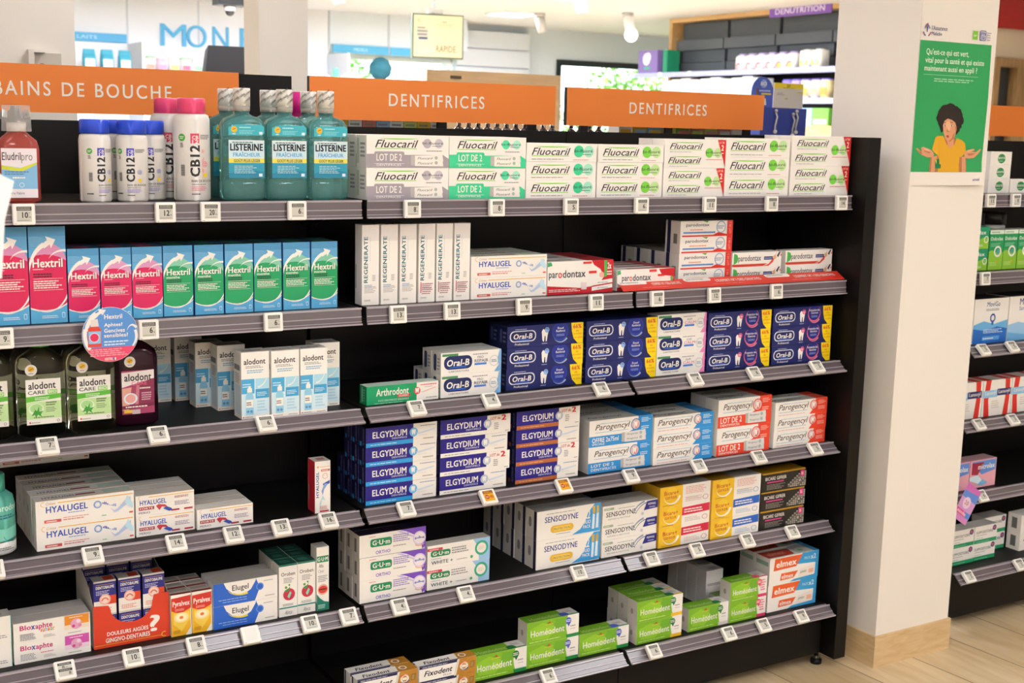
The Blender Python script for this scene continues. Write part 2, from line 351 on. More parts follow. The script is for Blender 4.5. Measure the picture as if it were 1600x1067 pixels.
# ------------------------------------------------------------------ electronic price tags
hb = MB(); hb.loft([(0, .0195, .0192, .003), (.008, .0195, .0192, .003), (.0095, .0180, .0177, .003)], mat('#f1eee8', .4), n=3, smooth=False)
hb.v = [(x, -z, y) for x, y, z in hb.v]; HOUSE = hb.mesh('housing')
SCR = {}
def screen(txt, style):
    k = (txt, style)
    if k in SCR: return SCR[k]
    g = '#c9c7bd' if style != 'blank' else '#e8e6e0'; b = MB(); els = [R(0, 0, 1, 1, g)]  # blank style: blown-out glare painted as a pale screen
    if style == 'sale': els = [R(0, 0, 1, 1, '#e3a81c'), R(0, .72, 1, 1, '#8a4a12'), F(.1, .76, .9, .96, 2, '#e3a81c'), C(.3, .4, .2, '#b3261b'), T(txt, .56, .25, .92, .55, '#b3261b', .02), F(.14, .3, .46, .5, 2, '#f2dcc0')]
    elif style == 'double': els += [R(0, .82, 1, 1, '#26241f'), F(.1, .86, .9, .97, 1, '#b9b7ad'), R(0, .36, 1, .54, '#26241f'), F(.1, .4, .9, .5, 1, '#b9b7ad'), T(txt, .3, .58, .48, .78, '#26241f', .01), T(txt, .72, .08, .88, .3, '#26241f', .01), F(.5, .6, .7, .68, 1, '#55534d')]
    elif style == 'mail': els += [R(0, .76, 1, 1, '#26241f'), F(.1, .8, .9, .97, 2, '#b9b7ad')]
    if style == 'std':
        w = .36 if len(txt) == 2 else .2
        els += [R(0, .74, 1, 1, '#26241f'), F(.06, .77, .94, .98, 2, '#b9b7ad'), T(txt, .76-w*1.12, .25, .76, .64, '#1f1d1a', .03), T('€', .79, .54, .86, .64, '#33312c'), F(.78, .26, .96, .36, 1, '#55534d'), F(.05, .06, .9, .14, 1, '#8d8b83')]
    b.art(els, (-.013, -.0096, -.0132), (1, 0, 0), (0, 0, 1), .026, .0275); b.box(-.0165, -.0098, -.0172, -.0135, -.0095, -.0165, '#55534d'); SCR[k] = b.mesh('screen'); return SCR[k]
def price(row, x, txt, where, style='std'):
    ph = math.atan2(DY[row], ZT[row]-ZB[row]); my = YT[row]+DY[row]/2; mz = (ZT[row]+ZB[row])/2
    nv = (-math.cos(ph), -math.sin(ph)); o = link('price_tag', HOUSE, None, (x, my+nv[0]*.0055, mz+nv[1]*.0055)); o.rotation_euler = (ph, 0, 0)
    what = {'std': f'white price tag reading {txt}', 'sale': 'yellow promotional price tag', 'double': 'white price tag with two price lines', 'blank': 'white price tag with glare painted on screen'}[style]
    tag(o, f'{what}, {where}', 'price tag', 'shelf price tags'); link('screen', screen(txt, style), o)
for a in [
 (1, -.688, '10', 'below the red mouthwash bottle'), (1, -.429, '12', 'below the blue-capped bottles'), (1, -.34, '20', 'below the pink-capped bottle'), (1, -.16, '6', 'below the teal mouthwash bottles'),
 (1, .101, '8', 'below the grey-banded twin-pack cartons'), (1, .31, '8', 'below the mint-banded twin-pack cartons'), (1, .508, '5', 'below the mint-dotted cartons'), (1, .709, '6', 'below the first lime-dotted cartons'),
 (1, .917, '11', 'below the twin-packs with red corners'), (1, 1.12, '8', 'below the large lime-dotted cartons'), (1, 1.365, '14', 'at the pillar end of the top shelf'), (1, 1.957, '11', 'beside the pillar below oval-logo cartons'), (1, 2.067, '9', 'below oval-logo cartons at photo edge'),
 (2, -.734, '9', 'below the tall pink carton, cut by photo edge'), (2, -.467, '6', 'right of the round blue and pink sign'), (2, -.213, '6', 'below the green cartons'), (2, .069, '13', 'below the first slim white cartons'), (2, .201, '13', 'below the slim cartons with red bars'),
 (2, .387, '9', 'below the blue-lettered gel pair'), (2, .587, '11', 'below the large red and white carton'), (2, .767, '6', 'under the start of the red shelf strip'), (2, .946, '12', 'under the stack of four red-ended cartons'), (2, 1.153, '6', 'under the right end of the red strip'), (2, 1.961, '7', 'beside the pillar below lime cartons'),
 (3, -.663, '7', 'below the green-capped clear bottles'), (3, -.454, '6', 'below the dark purple bottle'), (3, -.232, '6', 'below the white and blue mouthwash cartons'), (3, .114, '7', 'below the green and white carton'), (3, .302, '4', 'below the white carton pair with navy badge'),
 (3, .607, '6', 'below the second navy stack'), (3, .894, '4', 'below the pink-ended white cartons'), (3, 1.089, '6', 'below the navy and rose stack'), (3, 1.309, '5', 'below the rightmost navy stack'), (3, 1.975, '5', 'beside the pillar below blue cartons'), (3, 2.103, '5', 'below blue cartons at photo edge'),
 (4, -.586, '9', 'below the long blue-lettered gel cartons'), (4, -.422, '14', 'below the pair of short gel cartons'), (4, -.303, '12', 'below the single short gel carton'), (4, -.199, '13', 'on the empty stretch of the fourth shelf'), (4, -.093, '16', 'below the upright red-edged carton'),
 (4, .093, '7', 'below the light-blue-banded navy stack'), (4, .303, '40', 'below the white-banded navy stack', 'sale'), (4, .511, '30', 'below the orange-banded navy stack', 'sale'), (4, .709, '9', 'below the blue-ended twin-packs'), (4, .923, '5', 'below the blue-ended single cartons'), (4, 1.125, '10', 'below the red-ended twin-packs'), (4, 1.326, '5', 'below the red-ended single cartons'),
 (4, 1.989, '3', 'beside the pillar below red-striped cartons'), (4, 2.143, '3', 'below red-striped cartons at photo edge'),
 (5, -.646, '8', 'below the pink-lettered cartons', 'double'), (5, -.514, '10', 'below the red display tray'), (5, -.385, '8', 'below the yellow and red cartons'), (5, -.269, '8', 'below the blue and white gel pair', 'blank'), (5, -.135, '10', 'below the tomato-red-dotted cartons'), (5, -.045, '7', 'at the right end of the left bay'),
 (5, .079, '4', 'below the purple-ended cartons'), (5, .248, '4', 'below the pale-blue-ended cartons'), (5, .562, '10', 'below the bright-blue-ended twin-packs'), (5, .784, '7', 'below the navy-tabbed white cartons'), (5, .93, '5', 'below the yellow and red stack'), (5, 1.101, '5', 'below the yellow and blue stack'), (5, 1.261, '5', 'below the black carton stack'), (5, 2.029, '6', 'beside the pillar below pink cartons'),
 (6, .466, '6', 'below the blue-dotted green cartons'), (6, .784, '6', 'below the yellow-striped green cartons'), (6, 1.031, '6', 'below the single green carton by the right'), (6, 1.152, '5', 'below the pink-ended green cartons'), (6, 1.289, '9', 'below the orange-logo cartons'), (6, 1.97, '2', 'beside the pillar below green-banded cartons'), (6, 2.203, '2', 'at photo edge right of the pillar, bottom shelf'),
]: price(*a)
price(4, -.768, '8', 'cut off at the photo edge by the teal bottle')
# ------------------------------------------------------------------ cartons: one printed mesh per design
W = '#f1ede6'; K = '#26262a'; GR = '#9a969a'
DES = {}
def design(key, w, d, h, base=W, side=None, top=None, front=(), tops=(), left=(), name='carton'):
    b = MB(); w -= .0012; s = side or base; t = top or base
    b.add([(0, 0, 0), (w, 0, 0), (w, 0, h), (0, 0, h)], [(0, 1, 2, 3)], base)
    b.add([(0, 0, 0), (0, d, 0), (0, d, h), (0, 0, h)], [(0, 3, 2, 1)], s)
    b.add([(w, 0, 0), (w, d, 0), (w, d, h), (w, 0, h), (0, d, 0), (0, d, h)], [(0, 1, 2, 3), (1, 4, 5, 2)], s)
    b.add([(0, 0, h), (w, 0, h), (w, d, h), (0, d, h), (0, 0, 0), (w, 0, 0), (w, d, 0), (0, d, 0)], [(0, 1, 2, 3), (7, 6, 5, 4)], t)
    b.art(front, (0, 0, 0), (1, 0, 0), (0, 0, 1), w, h)
    if tops: b.art(tops, (0, 0, h), (1, 0, 0), (0, 1, 0), w, d)
    if left: b.art(left, (0, d, 0), (0, -1, 0), (0, 0, 1), d, h)
    # tuck-flap edge line on the left end
    b.art([R(.03, .04, .05, .96, '#b8b2a8'), R(.1, .2, .2, .5, '#8a8680')] if not left else [], (0, d, 0), (0, -1, 0), (0, 0, 1), d, h)
    DES[key] = (b.mesh(name), w, d, h, name)
# --- top shelf
def fluo_name(x0, x1, y0, y1): return [A((x0+x1)/2, y1+.30*(y1-y0), (x1-x0)/2, .1*(y1-y0)+.01, 180, 360, .0, .0, '#8fd14a'), P('#8fd14a', (x0+.03, y1+.2*(y1-y0)), (x0+.15, y1+.08*(y1-y0)), ((x0+x1)/2, y1+.04*(y1-y0)), (x1-.08, y1+.08*(y1-y0)), (x1, y1+.2*(y1-y0))), T('Fluocaril', x0, y0, x1, y1, '#3a352f', .012, .35), R(x0, y0-.16*(y1-y0), x1-.02, y0-.07*(y1-y0), '#8fd14a')]
def bif(cx, cy, r, c1, c2): return [C(cx, cy, r, c1), C(cx+.145, cy, r, c2), T('bi-fluoré', cx-.06, cy-.18*r, cx+.2, cy+.35*r, '#3a4038', .006), F(cx+.06, cy-.62*r, cx+.19, cy-.4*r, 1, '#5a6058')]
def tubes(x0, y0, x1, y1, c='#efeae2', s='Fluocaril', tc='#55605a'):
    w, h = x1-x0, y1-y0; r = []
    for k, dy in ((0, .42), (1, 0)):
        a, b_ = y0+h*(dy+.06), y0+h*(dy+.62)
        r += [P('#b9b5ae', (x0+w*.02, a+h*.05), (x0+w*.16, a+.02*h), (x0+w*.16, b_-.08*h), (x0+w*.02, b_-h*.1)), P(c, (x0+w*.14, a), (x1, a-h*.02), (x1-w*.03, b_-h*.02), (x0+w*.14, b_-h*.1)), T(s, x0+w*.22, a+h*.14, x0+w*.68, a+h*.34, tc, .004, .3), C(x0+w*.78, (a+b_)/2, h*.15, '#a9b5ad')]
    return r
for key, c, c2, l in (('fl_grey', '#a39ba3', '#b9b2ba', '#c9c3cb'), ('fl_mint', '#3fcf95', '#52d9a4', '#a5e5cb')):
    design(key, .197, .052, .0678, front=fluo_name(.10, .62, .62, .86)+bif(.73, .76, .15, c2, l)+[F(.72, .5, .93, .56, 1, GR), P(c, (0, 0), (1, 0), (1, .28), (.93, .40), (.45, .40), (.42, .44), (0, .42)), B(.09, .13, .45, .50, .06, c), R(.09, .12, .45, .13, '#e8e4ec'), T('LOT DE 2', .115, .21, .42, .43, W, .02), T('DENTIFRICES', .12, .05, .41, .12, W, .006)]+tubes(.52, .03, .93, .40), left=[R(.06, .12, .3, .9, '#c9d8bc'), F(.4, .3, .9, .8, 4, GR)])
for key, c, l in (('fl_one_mint', '#3fcf95', '#a5e5cb'), ('fl_one_lime', '#7ed348', '#bfe39c')):
    design(key, .193, .036, .0412, front=fluo_name(.07, .62, .36, .76)+bif(.74, .58, .33, c, l)+[F(.07, .10, .58, .18, 1, GR), F(.66, .08, .93, .15, 1, '#d98a86')], left=[R(.1, .2, .5, .8, '#a5d8b8')])
design('fl_one_big', .214, .042, .0480, front=fluo_name(.07, .62, .40, .78)+bif(.74, .62, .30, '#7ed348', '#bfe39c')+[F(.07, .12, .58, .18, 1, GR), F(.66, .10, .93, .16, 1, '#d98a86')])
for key, w, h in (('fl_red', .191, .0695), ('fl_red_big', .210, .0768)):
    design(key, w, .052, h, front=fluo_name(.08, .62, .66, .86)+fluo_name(.06, .60, .17, .37)+bif(.73, .54, .17, '#7ed348', '#bfe39c')+[F(.08, .55, .5, .58, 1, GR), F(.08, .05, .5, .08, 1, GR), F(.68, .28, .95, .33, 1, '#d98a86'), P('#d92a22', (.86, 1), (1, 1), (1, .02), (.965, .30)), T('LOT DE', .885, .87, .975, .94, W, .01), T('2', .925, .62, .965, .82, W, .03), F(.93, .5, .98, .56, 1, W)])
# --- second shelf
def hext(key, w, d, h, c, dk, mid, menthe):
    y = .0 if not menthe else .02
    f = [R(0, .78, 1, 1, '#5fa4d2'), R(0, .90, 1, 1, '#4f97c6')]+[A(.15, .40, .9, .40+.018*k, 38, 98, .0035, .0035, '#8cc4e2') for k in range(6)]
    f += [P(mid, (0, .56), (.22, .78), (.6, .84), (.9, .76), (1, .68), (1, .3), (0, .3)), C(.42, .415, .295, '#ece6e2', 1.12), C(.42, .425, .29, c, 1.12), A(.42, .43, .60, .27, 100, 200, .012, .03, dk)]
    f += [A(.62, .46, .63, .345, 175, 108, .012, .052, W), P(W, (.36, .845), (.44, .775), (.46, .80), (.62, .865), (.60, .80), (.74, .865), (.66, .90), (.36, .885))]
    f = f[:-1]+[P(W, (.36, .82), (.50, .86), (.46, .90), (.73, .865), (.60, .775), (.575, .815), (.42, .775)), A(.90, .60, .42, .14, 152, 55, .0, .035, W), A(.42, .43, .64, .31, 258, 352, .004, .022, W)]
    f += [T('Hextril', .105+y, .575, .92, .665, '#7a2038' if not menthe else '#1d6b48', .03), T('Hextril', .09+y, .58, .905, .67, W, .03)]
    if menthe: f += [T('menthe', .1, .535, .55, .57, W, .02)]
    f += [F(.1, .555, .4, .57, 1, '#f3cdd5')] if not menthe else []
    f += [F(.1, .475, .62, .525, 2, K), R(.1, .462, .9, .465, W), F(.1, .36, .9, .45, 4, W), R(.1, .345, .9, .348, W), F(.3, .05, .78, .085, 2, '#d8ebf5'), B(.84, .05, .93, .11, .012, '#cfe6f2'), B(.855, .055, .915, .10, .01, '#58aede')]
    design(key, w, d, h, base='#58aede', side='#2f5fae', top='#26323c', front=f, tops=[C(.5, .5, .3, dk, 1.2)])  # near-black top carries the flap shadows in its colour
hext('hextril_big', .068, .050, .183, '#d81f58', '#b4174a', '#d58fb8', False)
hext('hextril_pink', .0595, .046, .1398, '#dc2160', '#bb1a50', '#d79ac2', False)
hext('hextril_green', .0600, .046, .1405, '#1fa265', '#178a55', '#86c9ae', True)
for key, red in (('regen', 0), ('regen_red', 1)):
    design(key, .041, .036, .1733, front=[T('REGENERATE', .11, .28, .34, .855, '#1d6a7a', .022, 0, 1), R(.02, .8, .98, 1, '#e3ddd8'), T('REGENERATE', .11, .28, .34, .855, '#1d6a7a', .022, 0, 1), F(.45, .55, .5, .85, 14, '#b5cfd2'), F(.6, .30, .82, .38, 4, '#a5a0a0'), F(.14, .15, .9, .24, 5, '#b9b4b2'), F(.14, .04, .6, .08, 1, '#c9c4c0')]+([R(.12, .12, .17, .26, '#c9586a'), F(.22, .1, .9, .25, 6, '#b07a80')] if red else [F(.14, .22, .7, .26, 2, '#7aa9c9')]))
def hya(s, extra=()): 
    return [A(.085, .86, .03, .09, 90, 270, .02, .02, '#e8a820'), T('Crinex', .10, .82, .2, .93, '#c98a2a', 0, .3), R(.22, .86, .985, .895, '#e9b23a'), T('HYALUGEL', .10, .50, .52, .76, '#2b50b0', .028)]+list(extra)
DNA = [O(.62, .60, .155, .045, '#7d9cd0'), O(.62, .60, .10, .02, '#c0cfe6')]+[R(.67+.016*k, .60-.02*k, .680+.016*k, .66+.05*math.sin(k)-.02*k, '#2b50b0' if k < 5 else '#6f8fd0') for k in range(9)]+[P('#b3c6e6', (.75, .42), (.79, .28), (.83, .36), (.9, .62), (.96, .78), (.965, .55), (.90, .42), (.83, .24), (.79, .2)), P('#bfe0ee', (.93, .84), (.985, .50), (.985, .30), (.95, .36), (.90, .56)), F(.66, .10, .72, .17, 1, '#7ab98a'), R(.945, .10, .985, .16, '#d0574f')]
HB = [F(.32, .40, .54, .46, 1, '#6f8fd0'), R(.08, .10, .25, .22, '#d0574f'), F(.10, .12, .24, .2, 1, W), F(.27, .12, .54, .21, 1, '#d98a86'), F(.27, .22, .54, .28, 1, '#d98a86')]
HTOP = [R(.02, .08, .98, .14, '#e9b23a'), T('HYALUGEL', .08, .3, .42, .6, '#6a6a78', .02), R(.42, .35, .62, .6, '#a8605a'), R(.7, .2, .98, .85, '#cfe0d2')]
design('hyalugel', .190, .040, .0500, front=hya(0)+HB+DNA, tops=HTOP)
design('hyalugel_wide', .203, .040, .0482, front=hya(0)+HB+DNA, tops=HTOP, top='#dfe6da')
FORTE = [R(.05, .28, .31, .44, '#b02a3a'), T('FORTE', .07, .31, .29, .41, W, .02), T('PERIO', .05, .10, .24, .2, '#6a5a80', .008), F(.66, .7, .96, .82, 2, '#b05a66'), F(.66, .34, .96, .56, 3, '#9a8aa8'), R(.6, .08, .74, .16, '#b02a3a'), R(.82, .08, .97, .16, '#b02a3a'), P('#c9424f', (.34, .42), (.40, .20), (.44, .36), (.55, .28), (.5, .44), (.38, .5)), P('#3a55b0', (.46, .26), (.56, .10), (.62, .14), (.6, .24), (.52, .34))]
design('hyalugel_short', .121, .036, .0425, front=[A(.085, .88, .03, .08, 90, 270, .02, .02, '#e8a820'), R(.22, .88, .985, .915, '#e9b23a'), T('HYALUGEL', .07, .52, .52, .76, '#2b50b0', .028)]+FORTE, tops=[R(.02, .08, .98, .14, '#e9b23a')])
design('hyalugel_upright', .037, .040, .1156, side='#c9283a', front=[R(.3, .885, .96, .895, '#e9b23a'), C(.2, .89, .02, '#e8a820', .8), T('HYALUGEL', .08, .30, .26, .80, '#2b50b0', .03, 0, 1), R(.4, .80, .95, .84, '#d0574f'), F(.45, .805, .9, .835, 1, W), O(.66, .71, .055, .008, '#d98a86'), C(.58, .72, .006, '#d0574f'), C(.74, .72, .006, '#d0574f'), P('#3a55b0', (.5, .56), (.95, .62), (.95, .56), (.6, .50)), P('#8fa9dd', (.42, .42), (.6, .56), (.85, .56), (.6, .45), (.5, .34)), P('#b5dfe8', (.3, .18), (.5, .34), (.66, .24), (.45, .26), (.34, .08)), F(.3, .06, .9, .14, 4, '#d98a86'), R(.3, .02, .9, .045, '#c9283a')], tops=[R(.3, .3, .8, .7, '#d98a86')])
PN = '#4a4a52'
design('paro_duo', .189, .060, .0779, front=[P('#c9202c', (0, .0), (1, 0), (1, 1), (.66, 1), (.70, .86), (.80, .72), (.86, .50), (.80, .30), (.66, .20), (.5, .17), (.0, .27)), P(W, (.0, .9), (.62, .88), (.64, 1), (0, 1)), P(W, (.66, .97), (.74, .75), (.62, .62), (.62, .93)), R(.55, .30, .75, .7, W), T('par', .02, .44, .155, .66, PN, .018), T('o', .16, .50, .215, .66, '#d9352c', .018), T('dontax', .225, .50, .57, .73, PN, .018), P('#4aa86a', (0, .85), (.07, .88), (.05, .99), (0, .97)), F(.53, .93, .7, .99, 1, '#e88a80'), R(.53, .90, .66, .97, '#e0453f'), R(.62, .60, .74, .68, '#d9352c'), C(.82, .55, .09, '#efb0a0'), P('#5fae52', (.86, .46), (.9, .5), (.9, .99), (.85, .99)), T('2x', .905, .72, .965, .92, W, .04), F(.9, .52, .98, .68, 2, W), R(.51, .12, .59, .34, '#e8d5d5'), P(W, (.67, .22), (.99, .30), (.985, .42), (.67, .34)), P(W, (.67, .06), (.99, .14), (.985, .26), (.67, .18)), T('parodontax', .76, .28, .92, .34, PN), T('parodontax', .76, .12, .92, .18, PN), F(.02, .07, .5, .17, 2, '#f3cfcf')], tops=[R(.6, 0, 1, 1, '#b53038'), R(.02, .3, .45, .6, '#9a969a')])
design('paro_small', .176, .040, .0510, front=[P('#c9202c', (.0, 0), (1, 0), (1, 1), (.72, .96), (.78, .66), (.95, .60), (.80, .20), (.0, .16)), P(W, (.74, .40), (.98, .55), (.96, .28), (.72, .22)), T('par', .08, .36, .205, .66, PN, .018), T('o', .21, .44, .255, .66, '#d9352c', .018), T('dontax', .265, .44, .58, .76, PN, .018), P('#4aa86a', (0, .75), (.06, .8), (.05, .98), (0, .96)), R(.55, .84, .68, .96, '#e0453f'), R(.70, .62, .82, .72, '#d9352c'), P('#5fae52', (.93, .3), (.97, .3), (.97, .6), (.93, .6))], tops=[R(.2, .2, .75, .5, '#b53038'), R(.75, .1, 1, 1, '#c9202c')], left=[R(.2, .1, .45, .9, '#b02a3a'), R(.55, .1, .9, .9, '#d9d5d0')])
def pst(y): return [P('#5fae52', (.42, y+.5), (.50, y+.44), (.53, y+.5)), T('parodontax', .0+.1, y+.30, .54, y+.43, '#4a5562', .014), F(.18, y+.20, .5, y+.26, 1, '#e88a60'), R(.05, y+.115, .66, y+.165, '#5f8fd0'), P('#d9352c', (.03, y+.015), (.95, y+.015), (.95, y+.05), (.72, y+.14), (.62, y+.06), (.03, y+.06))]
design('paro_stack', .170, .060, .0818, front=pst(0)+pst(.5)+[O(.77, .30, .185, .025, '#7f9fd0'), O(.77, .80, .185, .025, '#7f9fd0'), F(.70, .24, .84, .36, 2, '#8fa5c0'), F(.70, .74, .84, .86, 2, '#8fa5c0'), R(.89, 0, 1, 1, '#d9352c'), T('LOT DE 2', .925, .1, .965, .45, '#f0a8a0', .01, 0, 1), T('LOT DE 2', .925, .6, .965, .95, '#f0a8a0', .01, 0, 1)], left=[R(.12, 0, .35, 1, '#2b2f5a'), R(.55, .3, .8, .6, '#8a8680')], tops=[R(0, 0, 1, 1, '#cfcac2'), R(.88, 0, 1, 1, '#b53038')])
design('paro_slim', .170, .040, .0394, front=[P('#4cb050', (.03, .2), (.10, .35), (.12, .6), (.10, .85), (.03, .95)), T('parodontax', .12, .30, .58, .80, PN, .014), P('#c9402c', (.03, .05), (.62, .05), (.72, .22), (.0, .22), (.0, .1)), P('#d9453a', (.62, .05), (.74, .18), (.84, .6), (.9, .95), (.83, .3), (.74, .05)), R(.64, .46, .82, .68, '#2b2f6a'), R(.65, .52, .8, .6, '#8f95c0'), C(.86, .62, .14, '#d9b080'), P('#2b2f4a', (.90, .7), (.95, .98), (.98, .98), (.93, .6)), C(.985, .75, .08, '#e88a60')], left=[R(.2, 0, .4, 1, '#c9402c')])
# --- third shelf
def ald(key, w, d, h):
    f = [T('alodont', .09, .815, .86, .90, K, .022), F(.15, .755, .85, .80, 2, GR), F(.2, .68, .85, .74, 2, '#7fb4d0'), R(0, .06, 1, .60, '#cfe8f2'), R(0, .38, .46, .60, '#4aa8d8'), R(.5, .30, .98, .44, '#3f9fd2'), R(.5, .44, .98, .60, '#a8d8ea'), A(.55, .66, .35, .18, 275, 340, .02, .01, W), F(.04, .47, .4, .54, 2, '#bfe2f2'), F(.54, .33, .92, .40, 3, '#bfe2f2'), P('#8fcbe6', (.14, .06), (.42, .06), (.42, .34), (.36, .40), (.2, .40), (.14, .34)), R(.2, .40, .37, .46, W), P(W, (.22, .46), (.35, .46), (.285, .50)), R(.15, .17, .41, .29, W), F(.17, .2, .39, .26, 2, K), C(.22, .11, .02, '#5f8fc0'), C(.34, .11, .02, '#5f8fc0'), F(.55, .1, .9, .28, 4, '#a8d0e2'), R(.04, .022, .08, .038, '#d9352c'), F(.12, .02, .45, .04, 1, GR), F(.6, .02, .95, .04, 1, GR)]
    design(key, w, d, h, front=f, tops=[T('alodont', .1, .3, .8, .6, '#6a6a6a', .02)], left=[R(.15, .06, .85, .5, '#cfe0ea'), R(.1, .72, .8, .8, '#77767a'), F(.2, .52, .8, .68, 6, '#a5a0a0')])
ald('alodont', .0615, .046, .140)
design('arthrodont', .178, .036, .0414, base='#17a368', side='#138a58', top='#cfe0d5', front=[P(W, (.69, 0), (1, 0), (1, 1), (.69, 1)), T('Arthrodont', .13, .44, .58, .84, W, .022), R(.42, .30, .60, .45, '#d9453a'), T('CLASSIC', .44, .33, .58, .42, W, .02), T('PATE DENTIFRICE GINGIVALE', .16, .14, .58, .24, '#d5efe2', .01), F(.1, .02, .62, .08, 1, '#a5dcc2'), C(.695, .56, .20, '#e0504c'), P(W, (.675, .44), (.685, .44), (.695, .54), (.705, .44), (.715, .44), (.725, .68), (.71, .72), (.695, .68), (.68, .72), (.668, .68)), F(.74, .82, .98, .92, 1, '#e0504c'), F(.80, .72, .96, .77, 1, GR), P('#f0c5bd', (.75, .48), (.95, .70), (.97, .66), (.78, .44)), F(.82, .10, .98, .2, 1, GR)], left=[R(.3, .1, .4, .9, '#bfe5d2'), F(.5, .15, .8, .85, 5, '#7fcba8')])
def orl(x0, x1, y0, y1, c, ring): 
    r = (y1-y0)/2; return [B(x0-.012, y0-.04, x1+.012, y1+.04, r, ring), B(x0, y0, x1, y1, r*.95, c), T('Oral-B', x0+.035, y0+.2*(y1-y0), x1-.035, y0+.78*(y1-y0), W, .03, .15)]
def orep(key, c2, t, tc, w): design(key, w, .044, .0512, side='#e8e4de', front=[R(.02, .84, .28, .95, '#4a8a5a')]+orl(.06, .50, .28, .80, '#17275e', '#17275e')+[P('#2b5fc0', (.12, .30), (.44, .30), (.38, .38), (.16, .36)), T('LABORATOIRE', .13, .11, .46, .19, '#6a6a78', .004), T('PRO' if 'REP' in t else 'GUM', .60, .66, .70, .76, '#6a7a90', .005), T(t, .55, .48, .78, .62, tc, .012), R(.55, .36, .75, .45, '#3f7fd8'), F(.52, .82, .82, .9, 1, GR), O(.88, .50, .24, .02, '#a8b5c5'), F(.83, .42, .93, .58, 2, '#8fa5c0'), P(c2, (.88, 0), (1, 0), (1, 1), (.97, 1), (.94, .6), (.96, .3))], left=[B(.2, .15, .5, .9, .1, '#3a4470'), F(.6, .2, .9, .8, 4, GR)])
orep('oralb_repair', '#7fb2e0', 'REPAIR', '#5a6478', .158); orep('oralb_calm', '#e88ac0', 'CALM', '#e08ab0', .156)
def onav(key, rose): design(key, .2125, .042, .0502, base='#1c2566', side='#141a48', front=orl(.045, .36, .30, .74, '#18205a', '#dfe3f2')+[P('#3457b5', (.10, .31), (.31, .31), (.27, .40), (.14, .40)), F(.10, .82, .30, .88, 1, '#b5bce0'), T('Professional', .10, .10, .28, .20, W, .012), P(W, (.455, .28), (.465, .20), (.478, .20), (.485, .46), (.495, .46), (.50, .20), (.513, .20), (.525, .50), (.535, .70), (.515, .80), (.49, .74), (.465, .80), (.445, .68)), O(.515, .74, .13, .05, '#8fb5e8' if not rose else '#e85a8a'), C(.515, .72, .07, '#8fb5e8' if not rose else '#f0a0b8'), F(.45, .08, .52, .14, 1, '#b5bce0'), C(.69, .62, .46, '#e0648a' if rose else '#2b44a0'), C(.69, .66, .42, '#1a2378' if rose else '#1f2f90'), T('Protection des' if rose else 'Émail', .60 if rose else .655, .74, .78 if rose else .735, .86, W, .015), T('Gencives' if rose else 'Renforcé', .635, .60, .755, .71, W, .015), F(.64, .40, .75, .52, 2, '#8fa5e0'), A(.69, .56, .10, .42, 215, 325, .0, .09, '#d8809e' if rose else '#9fb2d8'), P('#f2d413', (.835, 1), (1, 1), (1, 0), (.93, 0), (.87, .25), (.845, .6)), T('66%', .862, .72, .975, .92, '#d9452c', .03), T('de', .90, .56, .94, .66, '#d97a1c', .01), T('produit', .87, .40, .98, .52, '#d97a1c', .01), T('en plus', .88, .22, .985, .34, '#d97a1c', .01)], left=[B(.2, .2, .45, .85, .1, '#4a5590'), F(.55, .2, .9, .8, 3, '#6a75a8')])
onav('oralb_navy', 0); onav('oralb_rose', 1)
# --- fourth shelf
def elg(key, w, band, ring, bt, lot=0, blanch=''):
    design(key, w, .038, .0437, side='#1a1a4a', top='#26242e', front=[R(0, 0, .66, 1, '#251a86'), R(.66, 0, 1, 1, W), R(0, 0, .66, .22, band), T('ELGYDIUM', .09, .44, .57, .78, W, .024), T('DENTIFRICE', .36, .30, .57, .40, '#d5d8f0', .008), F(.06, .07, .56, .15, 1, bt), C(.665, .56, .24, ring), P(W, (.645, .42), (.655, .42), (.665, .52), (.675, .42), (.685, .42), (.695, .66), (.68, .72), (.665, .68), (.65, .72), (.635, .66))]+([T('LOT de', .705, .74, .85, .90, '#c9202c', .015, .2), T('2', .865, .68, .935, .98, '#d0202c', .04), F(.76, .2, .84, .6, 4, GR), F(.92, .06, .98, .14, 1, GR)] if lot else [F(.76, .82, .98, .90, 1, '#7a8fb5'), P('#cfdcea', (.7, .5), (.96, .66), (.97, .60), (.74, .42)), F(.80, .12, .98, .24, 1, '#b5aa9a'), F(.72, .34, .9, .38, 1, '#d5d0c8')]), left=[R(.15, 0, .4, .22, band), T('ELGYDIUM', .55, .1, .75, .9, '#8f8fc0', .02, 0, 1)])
elg('elg_blue', .177, '#2f9fe0', '#6fb8e8', '#bfe2f5'); elg('elg_white', .178, '#efebe4', '#b9c5d5', '#9a9aa5'); elg('elg_white_lot', .186, '#efebe4', '#b9c5d5', '#9a9aa5', 1)
elg('elg_orange', .180, '#b5683a', '#b5c2d0', '#e0b090'); elg('elg_orange_lot', .180, '#b5683a', '#b5c2d0', '#e0b090', 1)
def pgn(x0, x1, y0, y1): return [P('#5fb55a', (x0+.06, y1+.02), (x0+.18, y1+.16*(y1-y0)), (x0+.1, y1+.02)), R(x0+.06, y1+.03*(y1-y0), x1, y1+.08*(y1-y0), '#7fb2d8'), T('Parogencyl', x0, y0, x1, y1, '#4a4038', .008, .3), R(x0, y0-.12*(y1-y0), x1-.03, y0-.06*(y1-y0), '#7fb2d8')]
